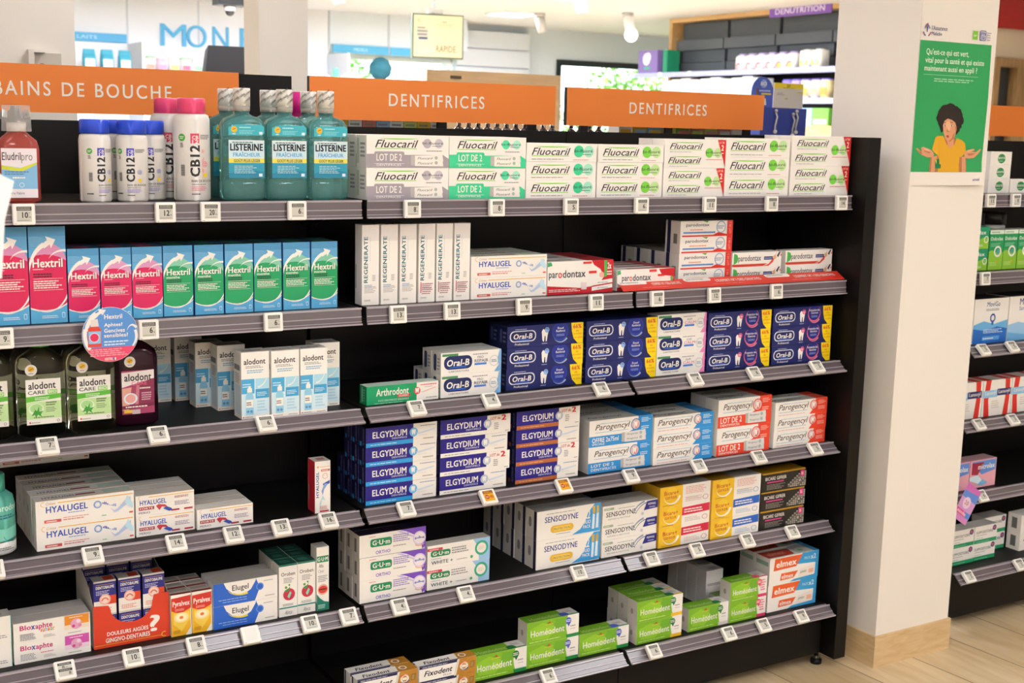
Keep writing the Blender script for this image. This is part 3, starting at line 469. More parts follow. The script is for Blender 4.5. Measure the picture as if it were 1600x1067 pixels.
def pgc(cx, cy, r, c): return [C(cx, cy, r, '#d9453a' if c == '#e8452c' else '#3f7fb5'), C(cx, cy, r*.84, '#e0c5c5'), C(cx+.01, cy-.1*r, r*.6, '#e0706a' if c != '#e8452c' else '#d9352c', .7), P(W, (cx-.02, cy-.5*r), (cx-.005, cy-.5*r), (cx, cy-.1*r), (cx+.012, cy-.5*r), (cx+.025, cy-.5*r), (cx+.03, cy+.5*r), (cx, cy+.4*r), (cx-.03, cy+.5*r))]
def pg1(key, c, w, h): design(key, w, .038, h, side=W, top='#d5d5cc', front=[P(c, (.77, 1), (1, 1), (1, 0), (.66, 0), (.72, .3), (.76, .6))]+pgn(.06, .64, .34, .82)+pgc(.73, .60, .32, c)+[F(.82, .6, .97, .88, 3, '#cfe5f2' if c[1] == '2' else '#f5b5a5'), F(.82, .25, .97, .5, 3, '#cfe5f2' if c[1] == '2' else '#f5b5a5'), F(.06, .1, .6, .16, 1, '#d98a86')], tops=[T('Parogencyl', .06, .3, .6, .7, '#4a4640', .01, .3), R(.77, 0, 1, 1, c)])
def pg2(key, c, w, h, l1, l2, sz): design(key, w, .056, h, side='#e8e5df', top='#d5d5cc', front=[P(c, (0, 0), (1, 0), (1, 1), (.77, 1), (.77, .6), (.60, .40), (0, .40))]+pgn(.09, .64, .56, .84)+pgc(.73, .70, .22, c)+[F(.82, .75, .97, .93, 3, '#cfe5f2' if c[1] == '2' else '#f5b5a5'), F(.82, .48, .97, .62, 2, '#cfe5f2' if c[1] == '2' else '#f5b5a5'), T(l1, .045, sz[0], sz[4], sz[1], W, .02), T(l2, .045, sz[2], sz[5], sz[3], W, .012)]+tubes(.50, .04, .90, .46, '#dcdad8', 'Parogencyl'), tops=[T('Parogencyl', .06, .3, .6, .6, '#4a4640', .01, .3), R(.77, 0, 1, 1, c)])
pg1('paro_blue', '#2f93d8', .193, .0412); pg1('paro_red', '#e8452c', .190, .0418)
pg2('paro_blue_lot', '#2f93d8', .193, .0665, 'LOT DE 2', 'DENTIFRICES', (.23, .34, .08, .18, .40, .44)); pg2('paro_blue_offer', '#2f93d8', .193, .0665, 'OFFRE 2x75ml', 'SPECIALE', (.16, .34, .06, .14, .46, .24))
pg2('paro_red_lot', '#e8452c', .184, .0751, 'LOT DE 2', 'DENTIFRICES', (.16, .36, .05, .13, .44, .40))
# --- fifth shelf
def blx(key, sub, cs, c): design(key, .147, .040, .0417, front=[T('Blo', .08, .62, .225, .86, '#c9307a', .03), T('x', .225, .60, .275, .80, '#4a5aa8', .03), T('aphte', .28, .52, .50, .86, '#c9307a', .03)]+([T(s_, .34+.033*k, .42, .365+.033*k, .58, cc, .015) for k, (s_, cc) in enumerate(zip('junior', ('#e07a2c', '#d9453a', '#4aa8d8', '#e07a2c', '#4aa85a', '#d9903a')))] if sub else [F(.34, .36, .52, .46, 1, '#d98aa0')])+[F(.08, .12, .32, .46, 5, '#8a8a95'), F(.38, .12, .54, .28, 3, '#b5b0b0'), P(c, (.66, .38), (.98, .38), (.98, .98), (.66, .98)), P('#f0e0c8' if sub else '#f0d5e5', (.66, .30), (.98, .30), (.98, .52), (.66, .52)), F(.72, .84, .94, .92, 1, '#f5e8e0'), C(.81, .54, .26, '#e0a5c5'), C(.84, .66, .10, '#efd5e2'), C(.775, .44, .07, '#d0407a'), C(.86, .44, .08, '#d98ab0'), F(.7, .1, .88, .17, 1, GR)], top='#cfc9c2')
blx('blox_junior', 1, 0, '#e8922c'); blx('blox_adult', 0, 0, '#d055b0')
design('plain_white', .061, .040, .0520, front=[R(.98, 0, 1, 1, '#3aa898'), F(.1, .15, .9, .3, 2, GR)], left=[R(0, 0, 0, 0, W)], tops=[F(.3, .3, .8, .6, 2, '#5a5a60')], top='#cfcbc4')
design('dento', .0455, .030, .0700, base='#2a2c86', side='#22246e', top='#d5d0c8', front=[R(0, 0, 1, .40, W), R(.44, .28, 1, .54, '#dc4a2c'), C(.5, .44, .16, '#efb5a8'), C(.5, .44, .12, '#f3dcd2'), A(.5, .36, .12, .1, 20, 160, .04, .04, '#dc7a5a'), R(0, .955, 1, 1, '#d5cfc5'), T('DENTOBAUME', .10, .76, .92, .85, W, .03), F(.1, .58, .8, .72, 3, '#bfc2e8'), R(.1, .885, .9, .895, '#e9b23a'), F(.12, .06, .85, .2, 3, '#e0907a')], tops=[R(.5, .1, .95, .9, '#dc4a2c')])
design('pyralvex', .0435, .036, .0905, base='#f2b92c', side=W, top='#c9c2b8', front=[P(W, (.97, .1), (1, .1), (1, 1), (0, 1), (0, .90), (.94, .90)), R(0, .90, 1, .985, W), P('#d5352c', (.02, .62), (.3, .56), (.6, .56), (.98, .64), (.98, .95), (.02, .92)), T('Pyralvex', .08, .68, .92, .84, W, .02), F(.2, .60, .7, .66, 2, '#f0b0a0'), P('#f5cf52', (.1, .3), (.5, .1), (.95, .4), (.9, .56), (.1, .56)), C(.5, .44, .12, '#f7e2a0', 1.4), C(.5, .44, .085, '#fbf0c8', 1.4), C(.5, .44, .035, '#e8702c', 1.3), P(W, (.7, 0), (1, 0), (1, .36), (.95, .18)), F(.1, .06, .45, .15, 3, '#c98a1c')], tops=[R(0, 0, 1, .25, '#8a2a26'), R(.1, .5, .9, .9, '#a8a098')])
design('elugel', .143, .040, .0496, front=[P('#2a66cc', (0, 0), (.64, 0), (.72, .55), (.66, 1), (0, 1)), P(W, (.16, 1), (.20, .74), (.29, .50), (.40, .40), (.50, .42), (.58, .55), (.655, .90), (.66, 1)), A(.42, .72, .20, .30, 190, 300, .0, .10, '#e8d43a'), T('Elugel', .29, .52, .545, .84, '#3a3a44', .018), F(.08, .22, .58, .28, 1, '#a5c0ea'), F(.14, .12, .56, .17, 1, '#a5c0ea'), C(.72, .60, .17, '#5f8fdd'), C(.72, .60, .12, '#2a66cc'), F(.78, .8, .97, .86, 1, GR), F(.80, .10, .96, .19, 1, '#b5b0a8')], top='#b9b5ae')
design('oroben', .0428, .040, .1180, top='#1f5a4a', front=[R(0, .965, 1, 1, '#2a7a66'), T('Oroben', .12, .78, .88, .85, '#4a3a35', .012), F(.25, .64, .85, .75, 4, GR), C(.55, .42, .115, '#c9304a'), P('#3a9a55', (.3, .50), (.5, .53), (.62, .58), (.55, .50), (.42, .46)), P('#7fd0b5', (.45, .38), (.6, .48), (.68, .44), (.55, .34)), C(.38, .56, .025, '#5fae52'), C(.56, .60, .02, '#5fae52'), F(.2, .2, .8, .25, 2, GR), R(0, .155, 1, .18, '#1f8a80'), T('Aboca', .3, .04, .7, .12, '#8a8a8a', 0, .4)], tops=[F(.2, .3, .8, .7, 3, '#6fae9a')])
design('gum_afta', .0300, .034, .1453, front=[R(.03, .76, .97, .86, '#2a8a62'), T('G·U·M', .08, .78, .92, .84, W, .03), T('Afta', .18, .68, .55, .735, '#4a5a58', .012), T('Clear', .12, .60, .6, .65, '#9ab0aa', .006), F(.1, .45, .9, .56, 4, GR), C(.5, .33, .085, '#e8b5a5'), C(.5, .33, .06, '#d9453a', 1.2), R(.2, .325, .8, .345, '#5a1a18'), P('#1f7a66', (0, 0), (1, 0), (1, .12), (.6, .14), (.25, .2), (0, .27)), F(.1, .03, .8, .1, 3, '#bfe0d5')], left=[R(0, 0, 1, .12, '#1f7a66')])
def gum(x0, x1, y0, y1): return [B(x0, y0, x1, y1, .10, '#1f8a5a'), T('G·U·m', x0+.03, y0+.2*(y1-y0), x1-.025, y1-.2*(y1-y0), W, .03)]
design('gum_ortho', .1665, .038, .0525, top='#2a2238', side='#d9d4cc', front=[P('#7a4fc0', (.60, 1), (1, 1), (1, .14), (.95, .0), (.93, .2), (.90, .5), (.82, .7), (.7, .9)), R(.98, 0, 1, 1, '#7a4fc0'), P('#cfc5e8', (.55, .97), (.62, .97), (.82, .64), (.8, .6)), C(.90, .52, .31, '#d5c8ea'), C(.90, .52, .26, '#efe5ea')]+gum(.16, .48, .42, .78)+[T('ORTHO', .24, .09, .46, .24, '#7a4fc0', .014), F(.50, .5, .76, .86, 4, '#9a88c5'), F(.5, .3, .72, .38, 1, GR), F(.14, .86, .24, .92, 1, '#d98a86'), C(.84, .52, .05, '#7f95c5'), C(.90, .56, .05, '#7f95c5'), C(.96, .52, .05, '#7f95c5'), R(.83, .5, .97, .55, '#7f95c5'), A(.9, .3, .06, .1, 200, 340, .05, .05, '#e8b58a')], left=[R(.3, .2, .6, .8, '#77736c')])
design('gum_white', .167, .036, .0529, front=[P('#9cc5e8', (.72, 1), (1, 1), (1, 0), (.82, 0), (.82, .4), (.78, .75)), B(-.02, .76, .24, .88, .06, '#d0405a'), F(.03, .79, .2, .85, 1, W)]+gum(.05, .36, .48, .76)+[T('ORIGINAL', .06, .36, .22, .42, '#8a9aa0', .004), T('WHITE +', .06, .14, .40, .30, '#2a4a5a', .014), F(.38, .5, .70, .82, 3, GR), F(.46, .18, .7, .24, 1, GR), O(.86, .56, .34, .10, '#3fae8a'), C(.86, .56, .23, '#efe8de'), F(.81, .48, .91, .66, 3, '#d5cfc5'), C(.70, .22, .07, '#5fae7a')], top='#dad6cf')
design('senso_duo', .188, .050, .0731, side='#e0dcd5', top='#cfcac4', front=[P('#3fa0e0', (.55, .02), (1, .02), (1, 1), (.90, 1), (.80, .72), (.75, .4), (.68, .18)), T('SENSODYNE', .12, .58, .64, .78, '#2a3f8a', .016), F(.14, .86, .6, .9, 1, GR), B(.21, .20, .57, .45, .12, '#e8b83a'), B(.25, .25, .53, .40, .07, '#f0cf6a'), T('PROTECTION', .26, .28, .52, .36, '#a87a1c', .01), F(.3, .12, .55, .16, 1, GR), T('x2', .74, .50, .83, .80, W, .03), T('DUO', .72, .33, .84, .46, W, .03), T('PACK', .72, .18, .84, .29, W, .03), P('#dff0fa', (.86, .12), (.90, .12), (.905, .62), (.87, .66)), P('#dff0fa', (.92, .14), (.965, .14), (.965, .66), (.93, .66)), R(.865, .66, .905, .92, '#d9b24a'), R(.93, .66, .965, .92, '#d9b24a')], left=[R(.72, 0, .95, 1, '#26264a'), B(.25, .4, .5, .75, .1, '#8a8a95')])
design('senso_one', .172, .038, .0442, front=[B(.02, .74, .20, .88, .05, '#a5b59a'), F(.04, .78, .17, .85, 1, W), T('SENSODYNE', .06, .34, .60, .62, '#3a4048', .016), T('REPARE & PROTEGE', .10, .16, .50, .24, GR, .004), F(.28, .74, .6, .8, 1, GR), A(.80, .0, .26, .9, 160, 100, .05, .12, '#8fa5b5'), A(.84, -.05, .26, .9, 160, 100, .02, .05, '#2a3f6a'), P('#2a2f86', (.74, .42), (1, .48), (1, .96), (.80, .94)), T('REPARE', .82, .70, .96, .82, W, .016), F(.84, .52, .96, .62, 1, '#bfc2e8'), C(.72, .24, .10, '#c5ccd5')], top='#dad5ce')
def bic(key, w, lbl, c, sh):
    design(key, w, .060, .0535, top='#dbd6ce', side='#e0b02a', front=[R(0, 0, .44, 1, '#efc02c'), A(.22, .58, .15, .42, 190, 350, .0, .12, W), A(.22, .66, .12, .40, 190, 350, .0, .06, '#efc02c'), C(.23, .70, .3, '#f2cb3a'), T('Bicare+', .08, .58, .36, .78, '#c9502c', .02), T('GIFRER', .10, .38, .33, .52, '#c9502c', .012), F(.06, .04, .3, .1, 1, '#a87a1c'), P(c, (.44, .46), (.99, .52), (.99, .92), (.44, .86)) if sh else F(.5, .5, .95, .9, 5, '#e8b0a8'), F(.48, .56, .92, .8, 2, W) if sh else F(.5, .2, .9, .4, 2, '#e0c8c0'), F(.5, .12, .85, .36, 3, '#d5c0bb' if c[1] == 'd' else '#b5c5da'), O(.9, .24, .13, .03, '#d5a0a8' if c[1] == 'd' else '#9ab5d8', 1.4)], tops=[R(0, 0, .44, 1, '#c9992a')])
bic('bicare_red', .1665, '', '#d92a4a', 1); bic('bicare_red_plain', .1665, '', '#d92a4a', 0); bic('bicare_blue', .167, '', '#2a66c5', 1); bic('bicare_blue_plain', .167, '', '#2a66c5', 0)
design('bicare_black', .1585, .060, .0527, base='#24211f', side='#2a2622', top='#b58a1c', front=[R(0, .93, 1, 1, '#b58a1c'), T('BICARE GIFRER', .08, .60, .56, .78, '#e8e2da', .016), R(.12, .46, .5, .53, '#d0408a'), F(.12, .1, .54, .40, 4, '#8a857c')]+[R(.60+.045*k+.002, .08+.1*j+.01, .64+.045*k, .17+.1*j, '#a8a298' if (k*7+j*3) % 5 else '#6a655c') for k in range(9) for j in range(min(8, 2+k))]+[R(.87, .60, .955, .92, '#e0408a'), F(.885, .68, .94, .84, 2, W), C(.86, .4, .12, '#3a3632'), C(.86, .4, .08, '#b5b0a5')], left=[R(0, 0, .12, 1, '#b58a1c'), R(.4, .3, .7, .7, '#8a2a5a')])
# --- bottom deck
design('fixodent', .150, .034, .0385, front=[R(0, .84, .68, 1, '#1c2350'), F(.05, .88, .6, .96, 1, '#c5c8dd'), P('#b9812c', (.64, 0), (1, 0), (1, 1), (.70, 1)), P('#1c2350', (.0, 0), (.62, 0), (.625, .06), (0, .06)), T('Fixodent', .08, .34, .58, .68, '#1c1f3a', .025, .3), T('PLUS', .42, .14, .56, .26, GR, .008), P('#d8d4cc', (.60, 0), (.64, 0), (.70, 1), (.66, 1)), O(.78, .5, .28, .10, '#efe5d5'), A(.78, .5, .075, .22, 20, 150, .0, .08, '#d9453a'), A(.78, .5, .075, .22, 190, 330, .0, .08, '#2a3f8a'), R(.74, .42, .82, .58, '#efe5d5'), P('#8a6a2c', (.89, .3), (.96, .32), (.97, .72), (.89, .70)), F(.9, .36, .96, .66, 4, '#c5a86a')], tops=[T('Fixodent', .12, .25, .58, .7, '#1c1f3a', .025, .3), P('#b9812c', (.68, 0), (1, 0), (1, 1), (.72, 1)), R(0, 0, .68, .12, '#1c2350'), O(.8, .5, .3, .12, '#efe5d5')], left=[R(.1, 0, .3, 1, '#1c2350')])
def hom(key, w, h, dot, stripe, kind):
    f = [R(0, 0, .78, 1, '#7fb82a'), P('#92c832', (.1, .2), (.4, .15), (.6, .6), (.3, .9), (.05, .7)), P('#6fae2e', (.5, .5), (.7, .4), (.76, .9), (.55, .95)), P('#a5d23a', (.30, .35), (.5, .3), (.55, .5), (.4, .62)), P(W, (.78, .16), (1, .16), (1, 1), (.80, 1), (.76, .8), (.75, .5)), R(.74, 0, 1, .15, stripe), P('#7fb82a', (.70, 0), (.76, 0), (.75, .15), (.72, .15))]
    f += [T('Homéodent', .07, .34, .72, .62 if kind != 2 else .60, W, .008), F(.05, .08, .64, .15, 1, '#c5e08a'), R(.33, .76, .50, .80, '#c9c03a'), P('#c9402c', (.38, .82), (.42, .92), (.46, .82)), P('#4a9a3a', (.36, .82), (.40, .88), (.42, .82)), C(.79, .76, .15, dot), P(dot, (.80, .5), (.85, .72), (.75, .72)), F(.74, .70, .84, .84, 2, W), F(.83, .46, .96, .56, 1, GR) if kind != 2 else F(.82, .3, .97, .9, 5, '#e0708a'), F(.83, .36, .95, .40, 1, GR)]
    design(key, w, .042, h, side='#dbd7d0', front=f, tops=[R(0, 0, .72, 1, '#6fa62a'), T('Homéodent', .1, .15, .66, .55, '#b5d878', .008), R(.72, 0, 1, 1, '#d5d2cc'), R(.72, 0, 1, .14, stripe), C(.74, .2, .3, dot), F(.78, .4, .95, .7, 2, GR)], left=[B(.35, .35, .6, .6, .08, '#a5a098')])
hom('homeo_green', .149, .0620, '#1f7a3a', '#1f8a44', 0); hom('homeo_blue', .152, .0580, '#4a5fc0', '#1f8a44', 0); hom('homeo_yellow', .147, .0572, '#1f7a4a', '#efc02c', 0); hom('homeo_white', .136, .0630, '#1f7a3a', '#d9d5ce', 0); hom('homeo_pink', .130, .0566, '#e0506a', '#d93a6a', 2)
design('elmex', .182, .060, .0772, side='#dedad2', front=[P('#3a9fd8', (.54, .62), (.66, 1), (1, 1), (1, 0), (.42, 0), (.5, .08), (.93, .12), (.94, .56)), P('#e8622c', (.08, .52), (.54, .55), (.66, .96), (.10, .96)), T('elmex', .13, .62, .54, .86, W, .03), P('#e8622c', (.22, .12), (.50, .14), (.58, .38), (.24, .38)), T('elmex', .25, .17, .49, .33, W, .03), T('PACK', .70, .74, .82, .84, '#bfe2f5', .02), T('x2', .83, .72, .94, .9, '#dff0fa', .03), P('#efe2da', (.58, .12), (.92, .14), (.92, .50), (.62, .42)), T('junior', .62, .22, .76, .36, '#4a9a5a', .015, .3), R(.80, .2, .9, .36, '#efb59a')], tops=[P('#c9402c', (0, .1), (.52, .1), (.58, .8), (0, .9)), T('elmex', .08, .3, .42, .7, '#efa58a', .03), R(.6, .1, 1, .9, '#cfc9c2'), R(.9, 0, 1, 1, '#3a9fd8'), C(.72, .4, .15, '#7fae7a')], left=[R(.1, .7, .9, .85, '#8fae9a')])
# --- unit right of the pillar
design('titan', .094, .036, .0400, front=[C(.52, .5, .34, '#1f7a3a', 1.25), C(.52, .5, .30, '#2a8a48', 1.25), T('Titanoréine', .26, .46, .80, .68, W, .015, .15), F(.36, .28, .66, .36, 1, '#bfe0c5'), F(.62, .06, .9, .12, 1, '#c5d8c5')])
design('dulco', .0635, .050, .118, base='#1f9a5a', side='#178a4a', top='#dfe5da', front=[P('#8fc83a', (0, 0), (1, 0), (1, .42), (.75, .50), (.5, .44), (.2, .5), (0, .46)), R(0, .9, 1, 1, '#dfe8da'), F(.1, .92, .9, .98, 1, '#7fae8a'), T('Dulcolax', .08, .74, .94, .83, W, .02), F(.1, .58, .9, .68, 3, '#8fd0a8'), O(.62, .46, .14, .045, W), C(.64, .46, .06, '#4aa8a0'), F(.1, .1, .6, .2, 3, '#c5e08a'), C(.62, .2, .03, '#efa52c')])
design('dulco_small', .047, .040, .0640, base='#1f9a6a', front=[P('#8fc83a', (0, 0), (1, 0), (1, .45), (.5, .52), (0, .4)), T('lax', .1, .66, .7, .84, W, .02), O(.75, .42, .16, .05, W), F(.1, .1, .6, .2, 2, W)])
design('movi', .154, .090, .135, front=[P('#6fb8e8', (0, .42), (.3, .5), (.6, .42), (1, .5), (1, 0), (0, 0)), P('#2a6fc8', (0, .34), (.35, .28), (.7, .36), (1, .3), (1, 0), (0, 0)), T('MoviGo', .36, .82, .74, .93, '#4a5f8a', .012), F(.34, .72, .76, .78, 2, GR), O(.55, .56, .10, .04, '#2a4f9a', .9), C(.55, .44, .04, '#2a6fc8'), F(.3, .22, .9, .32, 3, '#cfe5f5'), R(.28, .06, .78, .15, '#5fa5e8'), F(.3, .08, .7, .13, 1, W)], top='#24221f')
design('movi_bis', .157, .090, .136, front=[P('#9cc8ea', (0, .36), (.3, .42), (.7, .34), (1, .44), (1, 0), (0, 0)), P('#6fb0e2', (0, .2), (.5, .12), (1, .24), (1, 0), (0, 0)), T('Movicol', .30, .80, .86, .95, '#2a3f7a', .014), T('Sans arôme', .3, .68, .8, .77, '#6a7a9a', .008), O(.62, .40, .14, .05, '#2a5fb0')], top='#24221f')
design('lanso', .131, .060, .1115, front=[P('#dd352c', (.07, 0), (.26, 0), (.20, .45), (.27, 1), (.09, 1), (.04, .5)), P('#dd352c', (.74, 0), (.92, 0), (.95, .5), (.93, 1), (.76, 1), (.80, .5)), R(.0, .52, .5, .72, '#8fc5e8'), R(.5, .55, .98, .74, '#2a2c6a'), T('Lansoÿl', .08, .56, .46, .70, W, .014), T('Lansoÿl', .54, .58, .94, .71, W, .014), F(.32, .2, .62, .44, 4, '#d5cfc5')], tops=[R(.05, 0, .3, 1, '#dd352c'), R(.72, 0, .95, 1, '#dd352c')])
design('micro', .120, .050, .0878, base='#e8a8b5', side='#d58a9a', front=[P('#5f8fd8', (.45, .46), (.98, .58), (.98, .96), (.06, .96), (.06, .88)), P('#9a1f3f', (.06, .5), (.3, .46), (.52, .9), (.06, .92)), T('microlax', .30, .66, .94, .84, W, .02), P('#cfe5f0', (0, .42), (.3, .46), (.45, .3), (.6, .14), (.5, .05), (.3, .16), (0, .30)), P('#7fb8e0', (.3, .1), (.5, .3), (.7, .14), (.5, .05))], tops=[R(0, 0, 1, 1, '#cfa5ad')])
design('suppo', .104, .050, .0552, front=[R(0, 0, 1, .22, '#1f9a66'), T('SUPPOSITOIRE', .06, .56, .82, .72, '#5a5a68', .008), F(.08, .44, .6, .5, 1, GR), F(.08, .28, .4, .34, 1, '#6fbf95'), C(.88, .78, .16, '#2a3f7a'), C(.88, .78, .09, '#d95a6a'), F(.1, .06, .8, .12, 1, '#8fd5b5')], top='#d8d4cc', side='#e0dcd5')
design('crist', .118, .050, .0585, front=[T('cristal', .16, .5, .6, .72, '#3a3a40', .01), F(.2, .3, .7, .42, 2, '#e0a5b0'), P('#f0c5d0', (.6, 0), (1, 0), (1, .6), (.85, .3))], left=[R(.3, .2, .7, .8, '#6a6a68')])
# ------------------------------------------------------------------ stacks of cartons
LEV = {1: [''], 2: ['lower', 'upper'], 3: ['bottom', 'middle', 'top'], 4: ['bottom', 'second lowest', 'second highest', 'top']}
ROWN = ['front', 'second-row', 'third-row', 'fourth-row', 'fifth-row']
rj = random.Random(3)
def stack(keys, x, y, row, desc, where, group, back=(), z=None, dx=0):
    if isinstance(keys, str): keys = [keys]
    z0 = ZT[row] if z is None else z; n = len(keys)
    for r, m in enumerate((n,)+tuple(back)):
        zz = z0
        for k in range(m):
            me, w, d, h, nm = DES[keys[k]]
            o = link(nm, me, None, (x+dx*r+rj.uniform(-.0004, .0004), y+r*(d+.0025)+(rj.uniform(0, .002) if r == 0 else rj.uniform(-.0008, .0008)), zz)); zz += h+.0003
            rw = ROWN[r] if back else ''; lv = LEV[n][k]
            dd = desc[k] if isinstance(desc, (list, tuple)) else desc
            tag(o, ' '.join(f'{rw} {lv} {dd}, {where}'.split()), 'carton', group)
FG = 'white toothpaste cartons on the top shelf'; TP = 'toothpaste cartons'
# top shelf
stack(['fl_grey']*2, .006, .015, 1, 'white carton with grey banner', 'beside the teal mouthwash', FG, (2, 2))
stack(['fl_mint']*2, .2025, .015, 1, 'white carton with mint banner', 'above the second slim cartons', FG, (2,))
stack(['fl_one_mint']*3, .4005, .015, 1, 'slim white carton with mint dots', 'right of mint banners', FG, (3,))
stack(['fl_one_lime']*3, .5965, .015, 1, 'slim white carton with lime dots', 'right of the mint dots', FG)
stack(['fl_red']*2, .7915, .015, 1, 'white twin-pack with red corner', 'on the top shelf centre right', FG, (2,))
stack(['fl_one_big']*3, .9845, .015, 1, 'larger white carton with lime dots', 'between the red-cornered stacks', FG, (3,))
stack(['fl_red_big']*2, 1.2025, .015, 1, 'large white twin-pack with red corner', 'nearest the pillar', FG, (2,))
# second shelf
HG = 'mouthwash cartons on the second shelf of the left bay'
stack('hextril_big', -.744, .03, 2, 'tall blue and pink carton', 'cut by the left photo edge', HG)
stack('hextril_big', -.6745, .03, 2, 'tall blue and pink carton', 'fully visible at the left', HG)
for k, n in enumerate(('next to the tall ones', 'in the middle of the three small', 'touching the green ones')): stack('hextril_pink', -.6055+.0605*k, .03, 2, 'small blue and pink carton', n, HG, (1,))
for k, n in enumerate(('touching the pink ones', 'second of the six green', 'third of the six green', 'fourth of the six green', 'fifth of the six green', 'at the right end of its row')): stack('hextril_green', -.4235+.0622*k, .03, 2, 'blue and green carton', n, HG, (1,))
for k, n in enumerate(('at the left end of the slim row', 'second of the three plain ones', 'last of the three plain ones')): stack('regen', .0035+.0448*k, .03, 2, 'tall slim white carton', n, 'tall slim white cartons')
for k, n in enumerate(('beside the plain ones', 'in the middle of the red-barred three', 'beside the gel pair')): stack('regen_red', .1385+.0448*k, .03, 2, 'tall slim white carton with red bar', n, 'tall slim white cartons')
stack(['hyalugel_wide']*2, .271, .03, 2, 'white gel carton with blue lettering', 'right of tall slim white cartons', 'gel cartons', (2, 2, 2))
stack('paro_duo', .4755, .03, 2, 'large white and red carton with grey lettering', 'right of the gel pair', TP, (1, 1))
stack('paro_small', .6790, .035, 2, 'small white and red carton', 'behind the start of the red shelf strip', TP, (1, 1, 1))
stack(['paro_stack']*2, .8830, .055, 2, 'white twin-pack with red end and blue rings', 'above the red strip', TP)
for r in range(1, 4):
    me, w, d, h, nm = DES['paro_stack']; o = link(nm, me, None, (.8830, .055+r*(d+.003), ZT[2])); tag(o, f'{ROWN[r]} white twin-pack behind the tall red-ended pair, showing a navy edge', 'carton', TP)
stack(['paro_slim']*2, 1.0570, .055, 2, 'slim white carton with red swoosh', 'touching the tall red-ended stack', TP)
stack(['paro_slim']*2, 1.2420, .055, 2, 'slim white carton with red swoosh', 'at the right end of its shelf', TP)
# third shelf
AG = 'white and blue mouthwash cartons'
for x, y, n in ((-.272, .017, 'front row, first from the left'), (-.209, .010, 'front row, second from the left'), (-.146, .010, 'front row, third from the left'), (-.0945, .063, 'set back at the right end'), (-.290, .115, 'behind the front row on the left'), (-.322, .165, 'deeper behind, mostly hidden'), (-.343, .246, 'at the back, right one of two'), (-.410, .250, 'at the back beside the purple bottle')):
    stack('alodont', x, y, 3, 'white carton with blue squares', n, AG)
stack('arthrodont', .015, .030, 3, 'green and white carton', 'at the left end of the third shelf', TP)
stack(['oralb_repair']*2, .198, .030, 3, 'white carton with navy badge', 'beside the green carton', TP, (2, 1))
stack(['oralb_navy']*3, .374, .036, 3, 'navy carton with yellow flag', 'left stack of navy', TP, (3,))
stack(['oralb_navy']*3, .596, .036, 3, 'navy carton with yellow flag', 'second stack of navy', TP, (3,))
stack(['oralb_calm']*3, .8105, .036, 3, 'white carton with navy badge and pink end', 'between navy stacks', TP)
stack(['oralb_rose']*3, .968, .030, 3, 'navy carton with rose arc', 'right of the pink ends', TP)
stack(['oralb_rose']*3, 1.186, .028, 3, 'navy carton with rose arc', 'rightmost stack', TP)
# fourth shelf
GG = 'gel cartons'
stack(['hyalugel']*2, -.679, .042, 4, 'long white gel carton with blue lettering', 'beside the mint bottle', GG, (2, 2, 2, 2))
stack('hyalugel', -.715, .262, 4, 'long white gel carton', 'raised at the back under the third shelf', GG, z=ZT[4]+.118)
stack(['hyalugel_short']*2, -.486, .044, 4, 'short white gel carton with red tab', 'paired stack', GG, (2, 2))
stack('hyalugel_short', -.363, .036, 4, 'short white gel carton', 'low single stack', GG, (1, 1))
stack('hyalugel_upright', -.105, .032, 4, 'upright white carton with red side', 'alone on the fourth shelf', GG)
EG = 'navy toothpaste cartons'
stack(['elg_blue']*4, .017, .036, 4, 'navy carton with light blue band', 'left navy stack', EG, (4, 4, 2))
stack(['elg_white', 'elg_white_lot', 'elg_white', 'elg_white_lot'], .202, .035, 4, ['navy carton with white band', 'navy carton with white band and red 2', 'navy carton with white band', 'navy carton with white band and red 2'], 'middle navy stack', EG, (4,))
stack(['elg_orange', 'elg_orange_lot', 'elg_orange', 'elg_orange_lot'], .404, .035, 4, ['navy carton with orange band', 'navy carton with orange band and red 2', 'navy carton with orange band', 'navy carton with orange band and red 2'], 'right navy stack', EG, (4,))
stack(['paro_blue_lot', 'paro_blue_offer'], .611, .032, 4, 'white twin-pack with bright blue end', 'right of navy stacks', TP, (2, 2))
stack(['paro_blue']*3, .8055, .027, 4, 'slim white carton with bright blue end', 'right of blue twin-packs', TP, (3, 3))
stack(['paro_red_lot']*2, 1.011, .025, 4, 'white twin-pack with orange-red end', 'beside the slim red-ended ones', TP, (2,))
stack(['paro_red']*3, 1.209, .025, 4, 'slim white carton with orange-red end', 'right end of the fourth shelf', TP, (3,))
# fifth shelf
stack(['plain_white']*2, -.792, .040, 5, 'plain white carton', 'cut by the photo edge, bottom left', GG)
stack(['blox_adult', 'blox_junior'], -.729, .042, 5, ['white carton with pink lettering and magenta panel', 'white carton with pink lettering and orange panel'], 'left of the red tray', GG, (2,))
for k, n in enumerate(('touching the red tray', 'touching the blue and white gel pair')): stack('pyralvex', -.4215+.0440*k, .036, 5, 'upright yellow and red carton', n, 'upright yellow cartons', (1, 1))
stack(['elugel']*2, -.333, .033, 5, 'blue and white gel carton', 'below the empty stretch of shelf', GG, (2,))
for k, n in enumerate(('beside the blue and white gel pair', 'beside the slim mouth-pictured carton')): stack('oroben', -.187+.0430*k, .036, 5, 'upright white carton with red fruit', n, 'upright white cartons', (1, 1))
stack('gum_afta', -.1005, .033, 5, 'slim upright carton with a mouth and green foot', 'right end of the left bay', GG)
stack(['gum_ortho']*3, -.001, .028, 5, 'white carton with purple corner', 'left end of middle bay', TP, (3, 3))
stack(['gum_white']*2, .171, .032, 5, 'white carton with pale blue end', 'right of the purple corners', TP, (1,))
stack(['senso_duo']*2, .468, .033, 5, 'white twin-pack with blue and gold end', 'right of the gap', TP, (2, 2, 2, 2))
